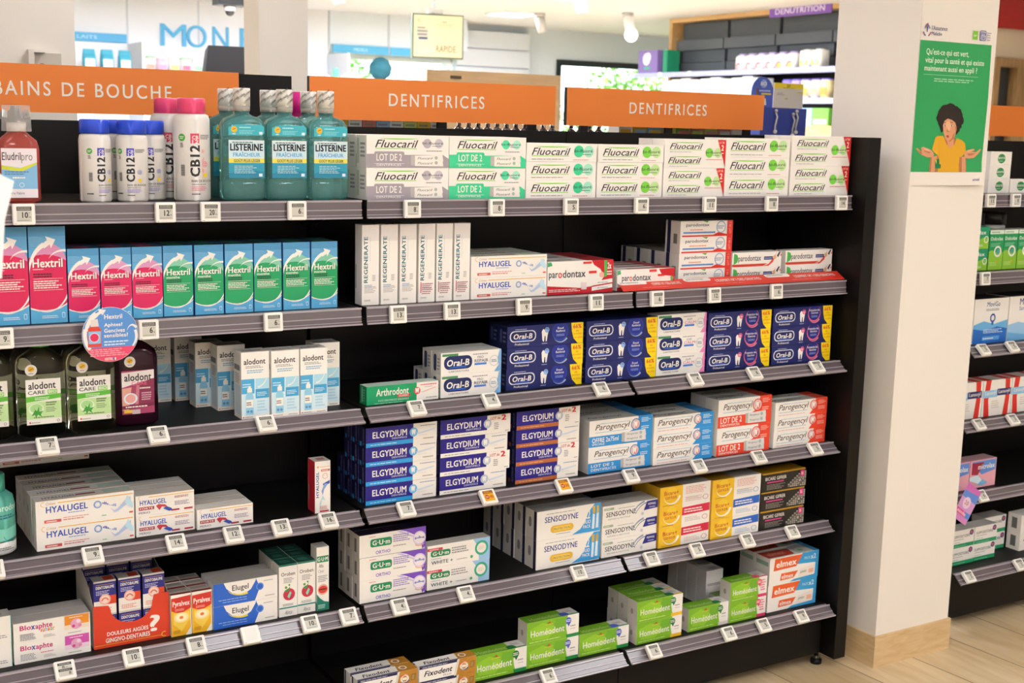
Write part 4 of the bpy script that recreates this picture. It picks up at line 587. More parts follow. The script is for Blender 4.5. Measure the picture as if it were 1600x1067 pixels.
stack(['senso_one']*3, .662, .034, 5, 'white carton with navy tab', 'across the shelf joint', TP, (3,))
stack(['bicare_red', 'bicare_red', 'bicare_red_plain'], .8355, .028, 5, ['yellow carton with red panel', 'yellow carton with red panel', 'yellow carton with plain pale panel'], 'left yellow stack', TP, (3,))
stack(['bicare_blue', 'bicare_blue', 'bicare_blue_plain'], 1.003, .022, 5, ['yellow carton with blue panel', 'yellow carton with blue panel', 'yellow carton with plain pale panel'], 'right yellow stack', TP, (3,))
stack(['bicare_black']*3, 1.171, .020, 5, 'black carton with silver squares', 'right end of fifth shelf', TP)
# bottom deck
HO = 'green toothpaste cartons on the bottom deck'
for k in range(2): stack(['fixodent'], -.023, -.012+.038*k, 6, 'white and gold carton', ('in front at the lower photo edge', 'behind at the lower photo edge')[k], TP, z=ZT[6]+.0386) 
stack(['fixodent'], -.023, -.012, 6, 'white and gold carton', 'underneath, cut off by the lower photo edge', TP)
stack(['fixodent'], -.023, .026, 6, 'white and gold carton', 'underneath at the back, mostly hidden', TP)
stack(['fixodent']*2, .130, -.014, 6, 'white and gold carton', 'touching the first green carton', TP)
stack('homeo_green', .284, .008, 6, 'green carton with white end', 'first from the gold ones', HO)
stack(['homeo_blue']*2, .4345, .011, 6, 'green carton with blue dot', 'pair second from the gold ones', HO)
stack('homeo_blue', .588, .010, 6, 'green carton with blue dot', 'single one at the shelf joint', HO)
stack(['homeo_yellow']*2, .7595, .004, 6, 'green carton with yellow stripe', 'right of the joint', HO, (2, 2))
stack('homeo_white', .9315, .008, 6, 'green carton with white end', 'single, right of yellow stripes', HO)
stack(['homeo_pink']*2, 1.0685, .006, 6, 'green carton with pink end', 'beside orange-logo cartons', HO, (1,))
stack(['elmex']*2, 1.211, .013, 6, 'white and blue carton with orange logo', 'bottom right corner', TP, (2,))
for k, n in enumerate(('nearest', 'second', 'third', 'fourth')): stack(['plain_white']*2, 1.085, .125+.0430*k, 6, 'dim white carton', n+' of the shaded row behind pink ends', 'shaded white cartons')
# unit right of the pillar
PG = 'cartons right of the pillar'
stack(['titan']*3, 2.006, .04, 1, 'white carton with green oval', 'next to the pillar', PG)
stack('titan', 2.104, .04, 1, 'white carton with green oval', 'low one at the photo edge', PG)
stack(['dulco_small']*2, 1.983, .04, 2, 'small green carton', 'peeping past the pillar', PG)
for k, n in enumerate(('first from the pillar', 'second from the pillar', 'at the photo edge')): stack('dulco', 2.033+.0645*k, .04, 2, 'tall green and lime carton', n, PG)
stack('movi', 1.992, .04, 3, 'white and blue carton with a ring', 'next to the pillar', PG)
stack('movi_bis', 2.149, .04, 3, 'white and pale blue carton', 'cut by the right photo edge', PG)
for k, n in enumerate(('half hidden by the pillar', 'second from the pillar', 'at the right photo edge')): stack('lanso', 1.929+.1335*k, .04, 4, 'white carton with red stripes', n, PG)
for k, n in enumerate(('half hidden by the pillar', 'fully visible')): stack('micro', 1.912+.1225*k, .04, 5, 'pink and blue carton', n, PG)
for k, n in enumerate(('next to the pillar', 'second from the pillar', 'set back third')): stack(['suppo']*2, 1.975+.1060*k, .04+.05*(k == 2), 6, 'white carton with green band', n, PG)
stack(['crist']*2, 2.300, .04, 6, 'white carton with pale pink corner', 'at the right photo edge', PG)
for k in range(2):
    t = tag(empty('jar', (2.09+.10*k, .17, ZT[2])), f'jar with black ribbed lid behind the green and lime cartons, {("nearer the pillar", "nearer the photo edge")[k]}', 'jar', 'jars with black lids')
    b = MB(); b.loft([(0, .042, .042, .042), (.12, .045, .045, .045), (.125, .040, .040, .040)], '#cfd2cc', n=8); b.build('body', t)
    b = MB(); b.loft([(.1255, .047, .047, .047), (.158, .047, .047, .047), (.162, .044, .044, .044)], mat('#2a2926', .4), n=8); b.build('lid', t)

# ------------------------------------------------------------------ bottles
def cyl(r, cx=0, cy=0): return lambda x, y, d: (cx+(r+d)*math.sin(x/r), cy-(r+d)*math.cos(x/r), y)
def bottle(name, loc, parts, label, group, rz=0):
    t = tag(empty(name, loc, rz), label, 'bottle', group)
    for n, me in parts: link(n, me, t)
    return t
# teal mouthwash
LIQ = mat('#86c9c5', .05, trans=.75, ior=1.34)
b = MB(); b.loft([(0, .036, .021, .016), (.006, .0445, .027, .020), (.036, .0445, .027, .020), (.040, .0425, .0255, .018), (.044, .0445, .027, .020), (.120, .0445, .027, .020), (.124, .0425, .0255, .018), (.130, .0445, .027, .020), (.152, .0440, .026, .020), (.163, .037, .023, .02), (.170, .020, .018, .018), (.173, .015, .015, .015), (.188, .015, .015, .015)], LIQ, n=7); M_LB = b.mesh('body')
b = MB(); b.loft([(.1885, .0172, .0172, .0172), (.222, .0172, .0172, .0172), (.2235, .0160, .0160, .0160)], mat('#e2ded6', .3), n=7); b.loft([(.178, .0166, .0166, .0166), (.1884, .0169, .0169, .0169)], mat('#a9a59c', .25), n=7)
for k in range(5):
    for j in range(2): b.art([T('LISTERINE', 0, 0, 1, 1, '#4a4846', .02)], (0, 0, 0), (1, 0, 0), (0, 0, 1), .02, .0032, warp=lambda x, y, d, k=k, j=j: cyl(.0172)(x*.75-y*.7+(k-2)*.013, .192+.013*j+.007*(k % 2)+x*.6+y, d+1e-4))
M_LC = b.mesh('cap')
LY = lambda x, y, d: (x-.037, -.0272-d, y)
b = MB(); b.art([R(0, 0, 1, 1, '#cfe6ee'), R(0, 0, 1, .40, '#2a9ab8'), P('#1f86a8', (0, 0), (1, 0), (1, .16), (.5, .24), (0, .12)), R(0, .40, 1, .52, '#e8dc5a'), R(0, .94, 1, 1, '#d9e8ea'), F(.1, .92, .9, .97, 1, '#5a6a70'), T('LISTERINE', .04, .72, .96, .91, '#17181c', .05), T('FRAÎCHEUR', .12, .565, .88, .695, '#4aa8d8', .024), T('GOÛT PLUS LÉGER', .14, .42, .88, .515, '#3a5a5a', .025), F(.15, .12, .85, .34, 5, '#a5d5e2'), R(.84, .04, .94, .12, '#d5ecf2')], (-.037, -.0272, .046), (1, 0, 0), (0, 0, 1), .074, .075); M_LL = b.mesh('front_label')
b = MB(); b.art([P('#3fb5c5', (0, 0), (.92, 0), (1, .2), (1, .8), (.92, 1), (.2, 1), (0, .75)), C(.16, .55, .30, '#e8b82c'), P('#7a5a1c', (.11, .5), (.21, .62), (.2, .68), (.12, .56)), F(.11, .06, .22, .22, 1, W), F(.3, .62, .7, .88, 1, '#a5e0e5'), F(.3, .12, .8, .52, 3, '#8fd5dd'), R(.86, .1, .95, .35, '#dff0f2')], (-.037, -.0272, .1305), (1, 0, 0), (0, 0, 1), .074, .021); M_LU = b.mesh('neck_label')
for k in range(3):
    for r in range(2): bottle('mouthwash_bottle', (-.2555+.0905*k, .044+.095*r, ZT[1]), (('body', M_LB), ('cap', M_LC), ('front_label', M_LL), ('neck_label', M_LU)), f'teal mouthwash bottle with white cap, {("front row", "row behind")[r]}, {("next to the pink-capped bottle", "middle of three", "next to the white cartons")[k]}', 'teal mouthwash bottles')
# white bottles with blue or pink caps
def cb(r, h, hb, rc, cc, lc, big):
    b = MB(); b.loft([(0, r*.9, r*.9, r), (.004, r, r, r), (hb-.012, r, r, r), (hb-.003, r*.93, r*.93, r), (hb, r*.8, r*.8, r)], mat('#dedad5', .35), n=8); body = b.mesh('body')
    b = MB(); b.loft([(hb+.0003, rc, rc, rc), (h-.004, rc, rc, rc), (h-.001, rc*.96, rc*.96, rc), (h, rc*.88, rc*.88, rc)], mat(cc, .3), n=8); cap = b.mesh('cap')
    b = MB(); wv = cyl(r)
    b.art([T('CB12', .40, .25, .57, .63, '#26262a', .045, 0, 1), R(.41, .65, .56, .77, lc), T('CB', .44, .70, .545, .745, W, .02), T('12', .44, .65, .545, .695, W, .02), F(.58, .70, .80, .76, 3, '#6a6a70'), C(.26, .72, .045, '#4aa83a', 1), F(.22, .70, .30, .74, 2, W), F(.23, .60, .29, .66, 3, K), R(.24, .26, .31, .40, '#b5b2ae')]+[R(.24, .26+.012*k, .31, .266+.012*k, '#4a4846') for k in range(11)]+[O(.66, .40, .035, .006, lc if big else '#4a6ac0'), F(.64, .38, .69, .42, 2, lc), C(.66, .27, .03, '#e8c83a'), T('BAIN DE BOUCHE', .42, .185, .80, .215, '#3a3a40', .006), F(.42, .15, .75, .17, 1, '#8a8a90'), F(.42, .08, .72, .14, 3, '#9a8fc5' if not big else '#e090a0'), F(.42, .03, .6, .055, 1, K), T('BI', .60, .30, .64, .58, '#e8a0b0', 0, 0, 1) if big else F(.2, .05, .33, .09, 1, K)], (0, 0, 0), (1, 0, 0), (0, 0, 1), math.pi*r*1.02, hb*.95, warp=lambda x, y, d: wv(x-math.pi*r*.51, y+.008, d)); lab = b.mesh('print')
    return (('body', body), ('cap', cap), ('print', lab))
CB = cb(.0295, .1555, .129, .0275, '#2a4fd8', '#4a4ac0', 0); CP = cb(.0355, .2006, .170, .0275, '#e84a78', '#e0486a', 1)
BG = 'white mouthwash bottles'
for x, y, a, n in ((-.545, .046, 12, 'left one, alone in front'), (-.475, .046, -18, 'front one, in the middle of the blue caps'), (-.425, .100, -14, 'rear one beside the pink-capped bottle'), (-.489, .122, 30, 'rear one hidden between the front two')): bottle('mouthwash_bottle', (x, y, ZT[1]), CB, 'white bottle with blue cap, '+n, BG, math.radians(a))
for x, y, a, n in ((-.356, .052, -4, 'front one beside teal bottles'), (-.374, .150, -14, 'rear one half hidden')): bottle('mouthwash_bottle', (x, y, ZT[1]), CP, 'tall white bottle with pink cap, '+n, BG, math.radians(a))
b = MB(); b.loft([(0, .03, .03, .03), (.16, .03, .03, .03), (.17, .02, .02, .02)], mat('#e8e2e6', .4), n=8); bm = b.mesh('body'); b = MB(); b.loft([(.1702, .021, .021, .021), (.225, .021, .021, .021)], mat('#d01f86', .3), n=8)
bottle('mouthwash_bottle', (-.038, .272, ZT[1]), (('body', bm), ('cap', b.mesh('cap'))), 'bottle with magenta cap rising behind the teal bottles', BG)
# red mouthwash with a clear dosing cup
RED = mat('#e26d64', .05, trans=.6, ior=1.34); CLR = mat('#f4f2f0', .08, trans=.75, ior=1.1)
b = MB(); b.loft([(0, .030, .020, .014), (.005, .0375, .025, .018), (.100, .0375, .025, .018), (.114, .034, .023, .02), (.124, .022, .019, .019), (.130, .016, .016, .016)], RED, n=7); eb = b.mesh('body')
b = MB(); b.loft([(.1303, .0155, .0155, .0155), (.146, .0155, .0155, .0155)], mat('#e9e6e2', .3), n=7); ec = b.mesh('cap')
b = MB(); b.loft([(.1305, .0262, .0262, .0262), (.150, .0255, .0255, .0255), (.1775, .0245, .0245, .0245)], CLR, n=8, closed=False); b.loft([(.1765, .0240, .0240, .0240), (.1776, .0246, .0246, .0246)], CLR, n=8); b.loft([(.1462, .0172, .0172, .0172), (.1475, .0172, .0172, .0172)], CLR, n=8); eu = b.mesh('dosing_cup')
b = MB(); b.art([R(0, 0, 1, 1, '#e5dde2'), P('#7fb5dc', (0, .18), (1, .18), (1, .68), (.6, .60), (0, .66)), P('#c9cf3a', (0, .66), (.5, .60), (1, .72), (1, .68), (.6, .54), (.3, .55), (0, .58)), T('Eludril', .02, .76, .55, .92, '#4a4448', .018), T('pro', .56, .70, .88, .87, '#8a8488', .01), F(.08, .46, .85, .55, 2, '#4f7fb0'), F(.3, .38, .8, .44, 1, W), O(.55, .26, .05, .012, '#cfe0f0'), T('Pierre Fabre', .12, .07, .62, .12, '#6a6468', .004)], (-.033, -.0252, .010), (1, 0, 0), (0, 0, 1), .062, .090); el = b.mesh('front_label')
for x, y, n in ((-.685, .044, 'standing by the white bottles'), (-.738, .099, 'half hidden behind at the photo edge')): bottle('mouthwash_bottle', (x, y, ZT[1]), (('body', eb), ('cap', ec), ('dosing_cup', eu), ('front_label', el)), 'red mouthwash bottle with clear cup, '+n, 'red mouthwash bottles')
# clear green-capped and dark purple bottles
def alo(c, trans, capc, key):
    m = mat(c, .05, trans=trans, ior=1.34)
    b = MB(); b.loft([(0, .036, .018, .015), (.007, .0445, .025, .020), (.138, .0445, .025, .020), (.153, .040, .024, .022), (.165, .024, .02, .02), (.169, .017, .017, .017), (.174, .017, .017, .017)], m, n=7); bo = b.mesh('body')
    b = MB(); b.loft([(.1743, .019, .019, .019), (.195, .019, .019, .019), (.197, .017, .017, .017)], mat(capc, .35), n=8); ca = b.mesh('cap')
    if key: e = [R(0, 0, 1, 1, '#ece9e2'), R(0, .12, 1, .50, '#bfe0a0'), P('#5fb83a', (0, .50), (1, .56), (1, .66), (0, .62)), T('alodont', .08, .78, .86, .94, K, .026), T('CARE', .06, .67, .55, .75, '#3a4a4a', .02), R(.62, .66, .90, .76, '#8fcf5f'), T('BIO', .65, .68, .88, .745, W, .016), F(.25, .54, .8, .61, 2, '#dff0d0'), C(.28, .34, .13, '#e5f0dc', 1.2), C(.28, .36, .10, '#a8d890', 1.3), P('#3f9a3a', (.14, .2), (.24, .32), (.2, .36), (.3, .30), (.36, .40), (.36, .28), (.48, .30), (.40, .22), (.44, .16), (.32, .22), (.26, .14), (.24, .22)), F(.56, .40, .92, .50, 2, '#5a6a50'), F(.56, .26, .9, .38, 3, '#8aa07a'), F(.2, .14, .8, .18, 1, '#6a7a60'), R(.07, .03, .11, .07, '#d9352c'), F(.13, .03, .4, .065, 1, GR), O(.9, .06, .03, .008, '#4a4846')]
    else: e = [R(0, 0, 1, 1, '#a83f66'), P('#ece6e4', (0, .62), (1, .80), (1, 1), (0, .96)), P('#8a2a50', (.5, .2), (1, .2), (1, .78), (.5, .69)), P('#e0a595', (0, .1), (.2, .1), (.3, .62), (0, .6)), P('#c9788a', (.4, .2), (.5, .2), (.55, .66), (.45, .66)), T('alodont', .08, .76, .92, .93, K, .026), T('CARE', .3, .66, .78, .75, '#e0708a', .012), C(.26, .36, .13, '#dfe8f0', 1.2), C(.26, .36, .10, '#e8a5a0', 1.1), F(.55, .56, .92, .62, 1, W), F(.6, .3, .95, .5, 4, '#e0b0c0'), P('#7a1f40', (0, .12), (1, .16), (1, .24), (0, .2)), F(.1, .14, .9, .2, 1, W), R(.05, .03, .3, .1, '#e8c02c'), P('#c9b5bd', (.3, 0), (.55, 0), (.55, .1), (.3, .1))]
    b = MB(); b.art(e, (-.032, -.0252, .026), (1, 0, 0), (0, 0, 1), .064, .088); la = b.mesh('front_label')
    b = MB(); b.art([C(.5, .5, .5, '#e8e2da'), C(.5, .6, .24, '#eab82c', 1.1), P('#8a6a1c', (.3, .52), (.6, .66), (.8, .66), (.56, .58), (.4, .48)), F(.3, .16, .72, .30, 1, '#7a76a0')], (-.032 if key else -.026, -.0253, .121), (1, 0, 0), (0, 0, 1), .022, .022); ro = b.mesh('round_sticker')
    return (('body', bo), ('cap', ca), ('front_label', la), ('round_sticker', ro))
AB = alo('#dfe2cf', 1.0, '#4fae3a', 1); AP = alo('#3a1528', .35, '#2a1a22', 0)
for x, y, n in ((-.752, .070, 'cut by the left photo edge'), (-.657, .062, 'fully visible in the middle'), (-.564, .056, 'under the round blue and pink sign'), ): bottle('mouthwash_bottle', (x, y, ZT[3]), AB, 'clear green-capped bottle with green label, '+n, 'clear green-capped bottles')
for x, y, n in ((-.752, .130, 'rear row at the photo edge'), (-.657, .124, 'rear row in the middle'), (-.564, .118, 'rear row on the right')): bottle('mouthwash_bottle', (x, y, ZT[3]), AB, 'clear green-capped bottle standing behind, '+n, 'clear green-capped bottles')
bottle('mouthwash_bottle', (-.474, .075, ZT[3]), AP, 'dark purple bottle with rose label beside white cartons', 'dark purple bottles')
# mint bottle with white foot
b = MB(); b.loft([(0, .030, .030, .030), (.004, .0345, .0345, .034), (.026, .0350, .0350, .035)], mat('#e3e0de', .35), n=9); b.loft([(.0261, .0350, .0350, .035), (.095, .0350, .0350, .035), (.112, .032, .032, .032), (.122, .020, .020, .020)], mat('#5fb8a5', .35), n=9); tb = b.mesh('body')
b = MB(); b.loft([(.1222, .0185, .0185, .0185), (.154, .0185, .0185, .0185), (.157, .0165, .0165, .0165)], mat('#4fae98', .35), n=9); tc = b.mesh('cap')
b = MB(); wv = cyl(.035); b.art([T('Arthrodont', .02, .80, .98, .93, '#cfeee5', .02), F(.1, .64, .9, .74, 2, '#2a6a8a'), P('#7fd0bd', (0, .18), (1, .26), (1, .5), (.5, .44), (0, .5)), A(.75, .3, .3, .12, 180, 300, .012, .012, '#2a8a9a'), F(.2, .02, .8, .09, 2, '#6a6a6a')], (0, 0, 0), (1, 0, 0), (0, 0, 1), .075, .1, warp=lambda x, y, d: wv(x-.0375, y+.008, d)); tl = b.mesh('print')
bottle('mouthwash_bottle', (-.745, .082, ZT[4]), (('body', tb), ('cap', tc), ('print', tl)), 'mint green bottle with white foot at the left photo edge', 'mint green bottles', .35)
# ------------------------------------------------------------------ red counter display tray and its cartons
def plate(b, prof, y0, y1, m):
    c = MB(); c.extrude(prof, y0, y1, m); c.v = [(a, x, z) for x, a, z in c.v]; c.f = [q[::-1] for q in c.f]
    o = len(b.v); b.v += c.v; k = b.mi(m); b.f += [tuple(o+n for n in q) for q in c.f]; b.m += [k]*len(c.f); b.sm += [False]*len(c.f)
t = tag(empty('display_tray', (-.576, .046, ZT[5])), 'red card display tray with cut-out front holding navy cartons, between pink and yellow cartons', 'display tray')
TW, TH, TD = .153, .098, .150; REDC = mat('#dc4127', .45)
arc = [(.222+.278*(1-math.cos(a))*1.0, .47+.36*(1-math.sin(a))) for a in [math.pi*k/12 for k in range(13)]]
prof = [(0, 0), (TW, 0), (TW, TH), (TW*.80, TH*.98)]+[(x*TW, z*TH) for x, z in reversed(arc)]+[(TW*.20, TH*.90), (0, TH*.93)]
b = MB(); plate(b, prof, 0, .0015, REDC)
b.art([R(0, .055, .9, .075, '#e8922c'), A(.93, .08, .03, .04, 60, 300, .02, .02, '#f0b52c'), T('DOULEURS AIGÜES', .17, .245, .715, .35, '#f3ece4', .03), T('GINGIVO-DENTAIRES', .15, .10, .735, .20, '#f3ece4', .03), T('?', .735, .18, .87, .54, '#f3ece4', .03)], (0, 0, 0), (1, 0, 0), (0, 0, 1), TW, TH); b.build('front_panel', t)
for x in (0, TW-.0012):
    b = MB(); b.extrude([(.0015, 0), (TD, 0), (TD, .150), (.05, .125), (.0015, TH*.93)], x, x+.0012, mat('#cdc8c0', .6)); b.build('side_panel', t)
b = MB(); b.box(.0012, .0015, 0, TW-.0012, TD, .0012, '#cdc8c0'); b.box(.0012, TD-.0012, .0012, TW-.0012, TD, .155, '#cdc8c0'); b.build('back_and_base', t)
for k, n in enumerate(('left', 'middle', 'right')):
    for r in range(3):
        for l in range(2):
            if l == 1 and r == 1: continue
            me, w, d, h, nm = DES['dento']; o = link(nm, me, None, (-.5735+.0490*k, .0485+.0315*r+.03*(r == 2), ZT[5]+.0013+l*(h+.0003)))
            tag(o, f'navy, white and red carton in the red tray, {n} column, {("lower", "upper")[l]}, {("front", "second", "rear")[r]} row', 'carton', 'cartons in the red tray')
# ------------------------------------------------------------------ red strip along the second shelf
t = tag(empty('shelf_strip', (.672, -.003, ZT[2]+.0045)), 'long red printed strip lying slanted along the second shelf edge', 'shelf strip')
L_ = 1.404-.672; up_v = Vector((0, .043, .0165)).normalized()
for k, (x0, x1) in enumerate(((0, .202), (.2, .470), (.468, L_))):
    b = MB(); b.add([(x0, 0, 0), (x1, 0, 0), (x1+.012, .043, .0165), (x0+.012, .043, .0165), (x0, .0005, -.001), (x1, .0005, -.001), (x1+.012, .0435, .0155), (x0+.012, .0435, .0155)], [(0, 1, 2, 3), (7, 6, 5, 4), (0, 3, 7, 4), (1, 5, 6, 2), (3, 2, 6, 7), (0, 4, 5, 1)], mat('#e2392b', .4))
    w = x1-x0; dx = 0 if k else .01
    b.art([B(.02, .62, .02+.085/w, 1.05, .2, '#efe9e2'), T('parodontax', .05, .74, .05+.055/w, .94, '#55555c', .01), T("L'EXPERT N°1 DES GENCIVES", .02+.095/w, .46, .93, .74, '#f5ece6', .025), F(.3, .2, .8, .28, 1, '#f0a8a0')], (x0+.004, 0, 0), (1, 0, 0), up_v, w, .046); b.build('strip_panel', t)
# ------------------------------------------------------------------ shelf talkers
t = tag(empty('shelf_talker', (-.545, -.034, 1.081)), 'round blue and pink card hanging from the second shelf edge', 'shelf talker')
r = .0525; b = MB(); b.add([(r*math.cos(a*math.pi/24), 0, r*math.sin(a*math.pi/24)) for a in range(48)]+[(r*math.cos(a*math.pi/24), .0008, r*math.sin(a*math.pi/24)) for a in range(48)], [tuple(range(47, -1, -1))]+[tuple(range(48, 96))]+[(k, (k+1) % 48, 48+(k+1) % 48, 48+k) for k in range(48)], '#ece6e0')
def dq(x, y): return ((x-212)/896, 1-(y-107)/896)
disc = [(.5+.495*math.cos(a*math.pi/24), .5+.495*math.sin(a*math.pi/24)) for a in range(48)]
pink = [q for q in disc if q[1] < .27]; pink = sorted([q for q in pink if q[0] < .5], key=lambda q: -q[1])+sorted([q for q in pink if q[0] >= .5], key=lambda q: q[1])
b.art([C(.5, .5, .495, '#5592d6'), P('#e5486f', (.065, .27), *pink, (.935, .27)), A(.5, .5, .40, .40, 168, 122, .06, .10, '#ece6e0'), A(.5, .5, .415, .415, 215, 165, .06, .07, '#ece6e0'), P('#ece6e0', dq(480, 130), dq(600, 150), dq(545, 235), dq(520, 205), dq(400, 290), dq(380, 240), dq(490, 170)), A(.88, .44, .10, .20, 150, 45, .0, .05, '#ece6e0'), A(.60, .45, .34, .30, 20, -35, .05, .03, '#ece6e0'),
       P('#d9453a', dq(310, 440), dq(350, 410), dq(480, 415), dq(515, 470), dq(515, 745), dq(300, 745)), P('#e0d8d4', dq(355, 300), dq(465, 290), dq(480, 412), dq(350, 412)), P('#7fc0e8', dq(318, 490), dq(508, 490), dq(500, 690), dq(318, 690)), C(dq(405, 590)[0], dq(405, 590)[1], .085, '#efe6e6'), C(dq(405, 590)[0], dq(405, 590)[1], .075, '#d9305a'),
       T('Hextril', *dq(568, 300), *dq(855, 225), '#f3ece6', .03), T('Aphtes?', *dq(562, 440), *dq(855, 365), '#f3ece6', .025), T('Gencives', *dq(560, 522), *dq(890, 455), '#f3ece6', .025), T('sensibles?', *dq(556, 600), *dq(940, 535), '#f3ece6', .025), F(*dq(556, 740), *dq(980, 645), 2, '#cfe2f5'), F(*dq(330, 905), *dq(980, 775), 4, '#f5a8b5'), T('HEXTRIL', *dq(560, 975), *dq(690, 930), '#f3ece6', .02), R(*dq(695, 975), *dq(712, 930), '#5a6ad0'), R(*dq(715, 975), *dq(735, 930), '#f3ece6')],
      (-r, -.0002, -r), (1, 0, 0), (0, 0, 1), 2*r, 2*r); b.build('card', t)
b = MB(); b.box(-.008, .0009, -.002, .008, .030, .0, mat('#e8e8e8', .2, trans=.5)); b.build('clip', t)
t = tag(empty('shelf_talker', (1.936, -.036, .412), 0), 'tilted pink and blue card stuck on the fifth shelf edge beside the pillar', 'shelf talker'); t.rotation_euler = (0, math.radians(33), 0)
b = MB(); b.box(-.036, 0, -.056, .036, .0008, .056, '#d58ac8'); b.art([R(0, .72, 1, 1, '#c96ab5'), P('#5f8ad8', (0, .62), (1, .62), (1, .86), (0, .80)), R(.0, .3, 1, .62, '#cf9ad0'), C(.45, .52, .16, '#e8cfe0', 1), T('20', .32, .46, .58, .58, '#b0486a', .01), R(0, .16, 1, .3, '#e0509a'), P('#5f8ad8', (.7, .16), (1, .16), (1, .32), (.6, .3)), T('microlax', .1, .19, .72, .28, W, .015)], (-.036, 0, -.056), (1, 0, 0), (0, 0, 1), .072, .112); b.build('card', t)
b = MB(); b.box(-.006, .0009, .0, .006, .022, .003, '#d0d0d0'); b.build('clip', t)
# white card on a stand close to the viewer, only its corner in view
t = tag(empty('card_stand', (-.945, -.9, 0)), 'blurred corner of a white card at the left photo edge, in front of red bottles', 'card stand')
b = MB(); plate(b, [(-.07, 1.30), (.072, 1.30), (.078, 1.367), (.090, 1.412), (.078, 1.418), (.05, 1.44), (-.07, 1.44)], -.001, .001, mat('#f4f2ee', .5)); b.build('card', t)
b = MB(); b.tube([(0, .004, .01), (0, .004, 1.42)], .004, mat('#9a9a9a', .3, 1)); b.build('pole', t); b = MB(); b.loft([(0, .1, .1, .1), (.01, .09, .09, .09)], '#9a9a9a', n=8); b.build('base', t)
# ------------------------------------------------------------------ poster on the pillar
t = tag(empty('poster', (1.5355, -.0832, 1.357)), 'green and white poster of a shrugging woman in a yellow shirt on the white pillar', 'poster')
PW, PH = .282, .443
def bend(x, y, d):                                     # the sheet is taped at the top, creased at 2/3 and lifts off a little at the foot
    v = y/PH; o = .0012+(.005*(1-abs(v-.52)/.52) if v < 1.04 else 0)*(x/PW)**2+.010*max(0, .12-v)/.12*(x/PW)
    return (x, -o-d, y)
b = MB(); n = 24
vs = [bend(PW*i/n, PH*j/n, 0) for j in range(n+1) for i in range(n+1)]; fs = [(j*(n+1)+i, j*(n+1)+i+1, (j+1)*(n+1)+i+1, (j+1)*(n+1)+i) for j in range(n) for i in range(n)]
b.add(vs, fs, '#ece4da')
def pq(x, y): l = 140-.087*y; rr = 905-.139*y; return ((x-l)/(rr-l)*.98, .081+(865-y)*.000573)
def PP(c, *pts): return P(c, *[pq(*q) for q in pts])
def strips(y0, y1, c, k=10): return [R(0, y0+(y1-y0)*q/k, .98, y0+(y1-y0)*(q+1)/k, c) for q in range(k)]
SK, SK2 = '#d99a72', '#b8714c'
rh = random.Random(5); hair = [(480+140*(1+.06*rh.uniform(-1, 1))*math.cos(a*math.pi/20), 300+152*(1+.05*rh.uniform(-1, 1))*math.sin(a*math.pi/20)) for a in range(40)]
els = strips(.081, .853, '#2da15a', 12)
els += [T('Qu’est-ce qui est vert,', .09, .762, .67, .808, '#e5f0dd', .014), T('vital pour la santé et qui existe', .085, .715, .89, .758, '#e5f0dd', .014), T('maintenant aussi en appli ?', .08, .668, .80, .711, '#e5f0dd', .014), R(.075, .655, .82, .6575, '#9fd5ae'), F(.22, .615, .82, .640, 2, '#a5d8b2')]
els += [PP(SK2, (265, 712), (300, 700), (347, 690), (322, 866), (244, 866)), PP(SK, (280, 708), (335, 695), (300, 866), (262, 866)), PP(SK2, (560, 700), (632, 702), (622, 866), (543, 866)), PP(SK, (590, 702), (628, 702), (616, 866), (575, 866))]
els += [PP('#e0a824', (345, 488), (400, 486), (440, 560), (470, 600), (520, 560), (545, 505), (600, 528), (628, 560), (634, 650), (600, 690), (560, 720), (550, 866), (330, 866), (352, 730), (340, 690), (300, 655), (284, 628), (305, 560), (320, 505)), PP('#c98f1c', (352, 640), (360, 866), (345, 866), (348, 720)), PP('#c98f1c', (560, 620), (565, 720), (552, 866), (540, 866))]
els += [PP(SK2, (420, 500), (520, 490), (530, 540), (500, 610), (470, 634), (440, 590), (415, 520)), PP(SK, (440, 520), (512, 520), (505, 595), (470, 625), (446, 580))]
els += [PP('#231a16', *hair), PP('#231a16', (365, 380), (420, 380), (400, 440), (380, 455)), PP('#231a16', (520, 360), (590, 360), (575, 430), (535, 475))]
els += [PP(SK, (402, 375), (420, 330), (455, 305), (500, 318), (532, 345), (545, 400), (528, 470), (505, 515), (470, 545), (440, 540), (418, 500), (404, 440)), PP('#e8b48e', (430, 345), (470, 330), (490, 380), (470, 430), (440, 420)), PP(SK2, (530, 385), (545, 385), (545, 425), (532, 430)), PP(SK2, (505, 470), (528, 440), (505, 515), (470, 545), (455, 543), (490, 510))]
els += [PP('#2b1d16', (408, 350), (425, 342), (442, 348), (425, 349)), PP('#2b1d16', (472, 342), (495, 338), (512, 350), (492, 346)), PP('#efe6de', (408, 378), (424, 368), (440, 378), (424, 386)), PP('#efe6de', (476, 378), (494, 368), (510, 378), (494, 386)), PP('#2b1d16', (418, 371), (430, 371), (430, 384), (418, 384)), PP('#2b1d16', (486, 371), (499, 371), (499, 384), (486, 384)), PP(SK2, (446, 400), (452, 435), (470, 438), (466, 446), (442, 444), (438, 436)), PP('#b04a44', (428, 486), (446, 474), (464, 486), (448, 512)), PP('#8f3a36', (430, 490), (463, 490), (447, 496))]
els += [PP(SK, (118, 622), (135, 618), (175, 655), (172, 608), (195, 604), (245, 622), (280, 640), (302, 680), (290, 712), (225, 710), (175, 688), (150, 668)), PP(SK2, (130, 630), (178, 662), (175, 686), (150, 662)), PP(SK2, (200, 640), (262, 660), (255, 672), (205, 652)), PP('#e8b48e', (190, 612), (240, 628), (262, 646), (215, 640))]
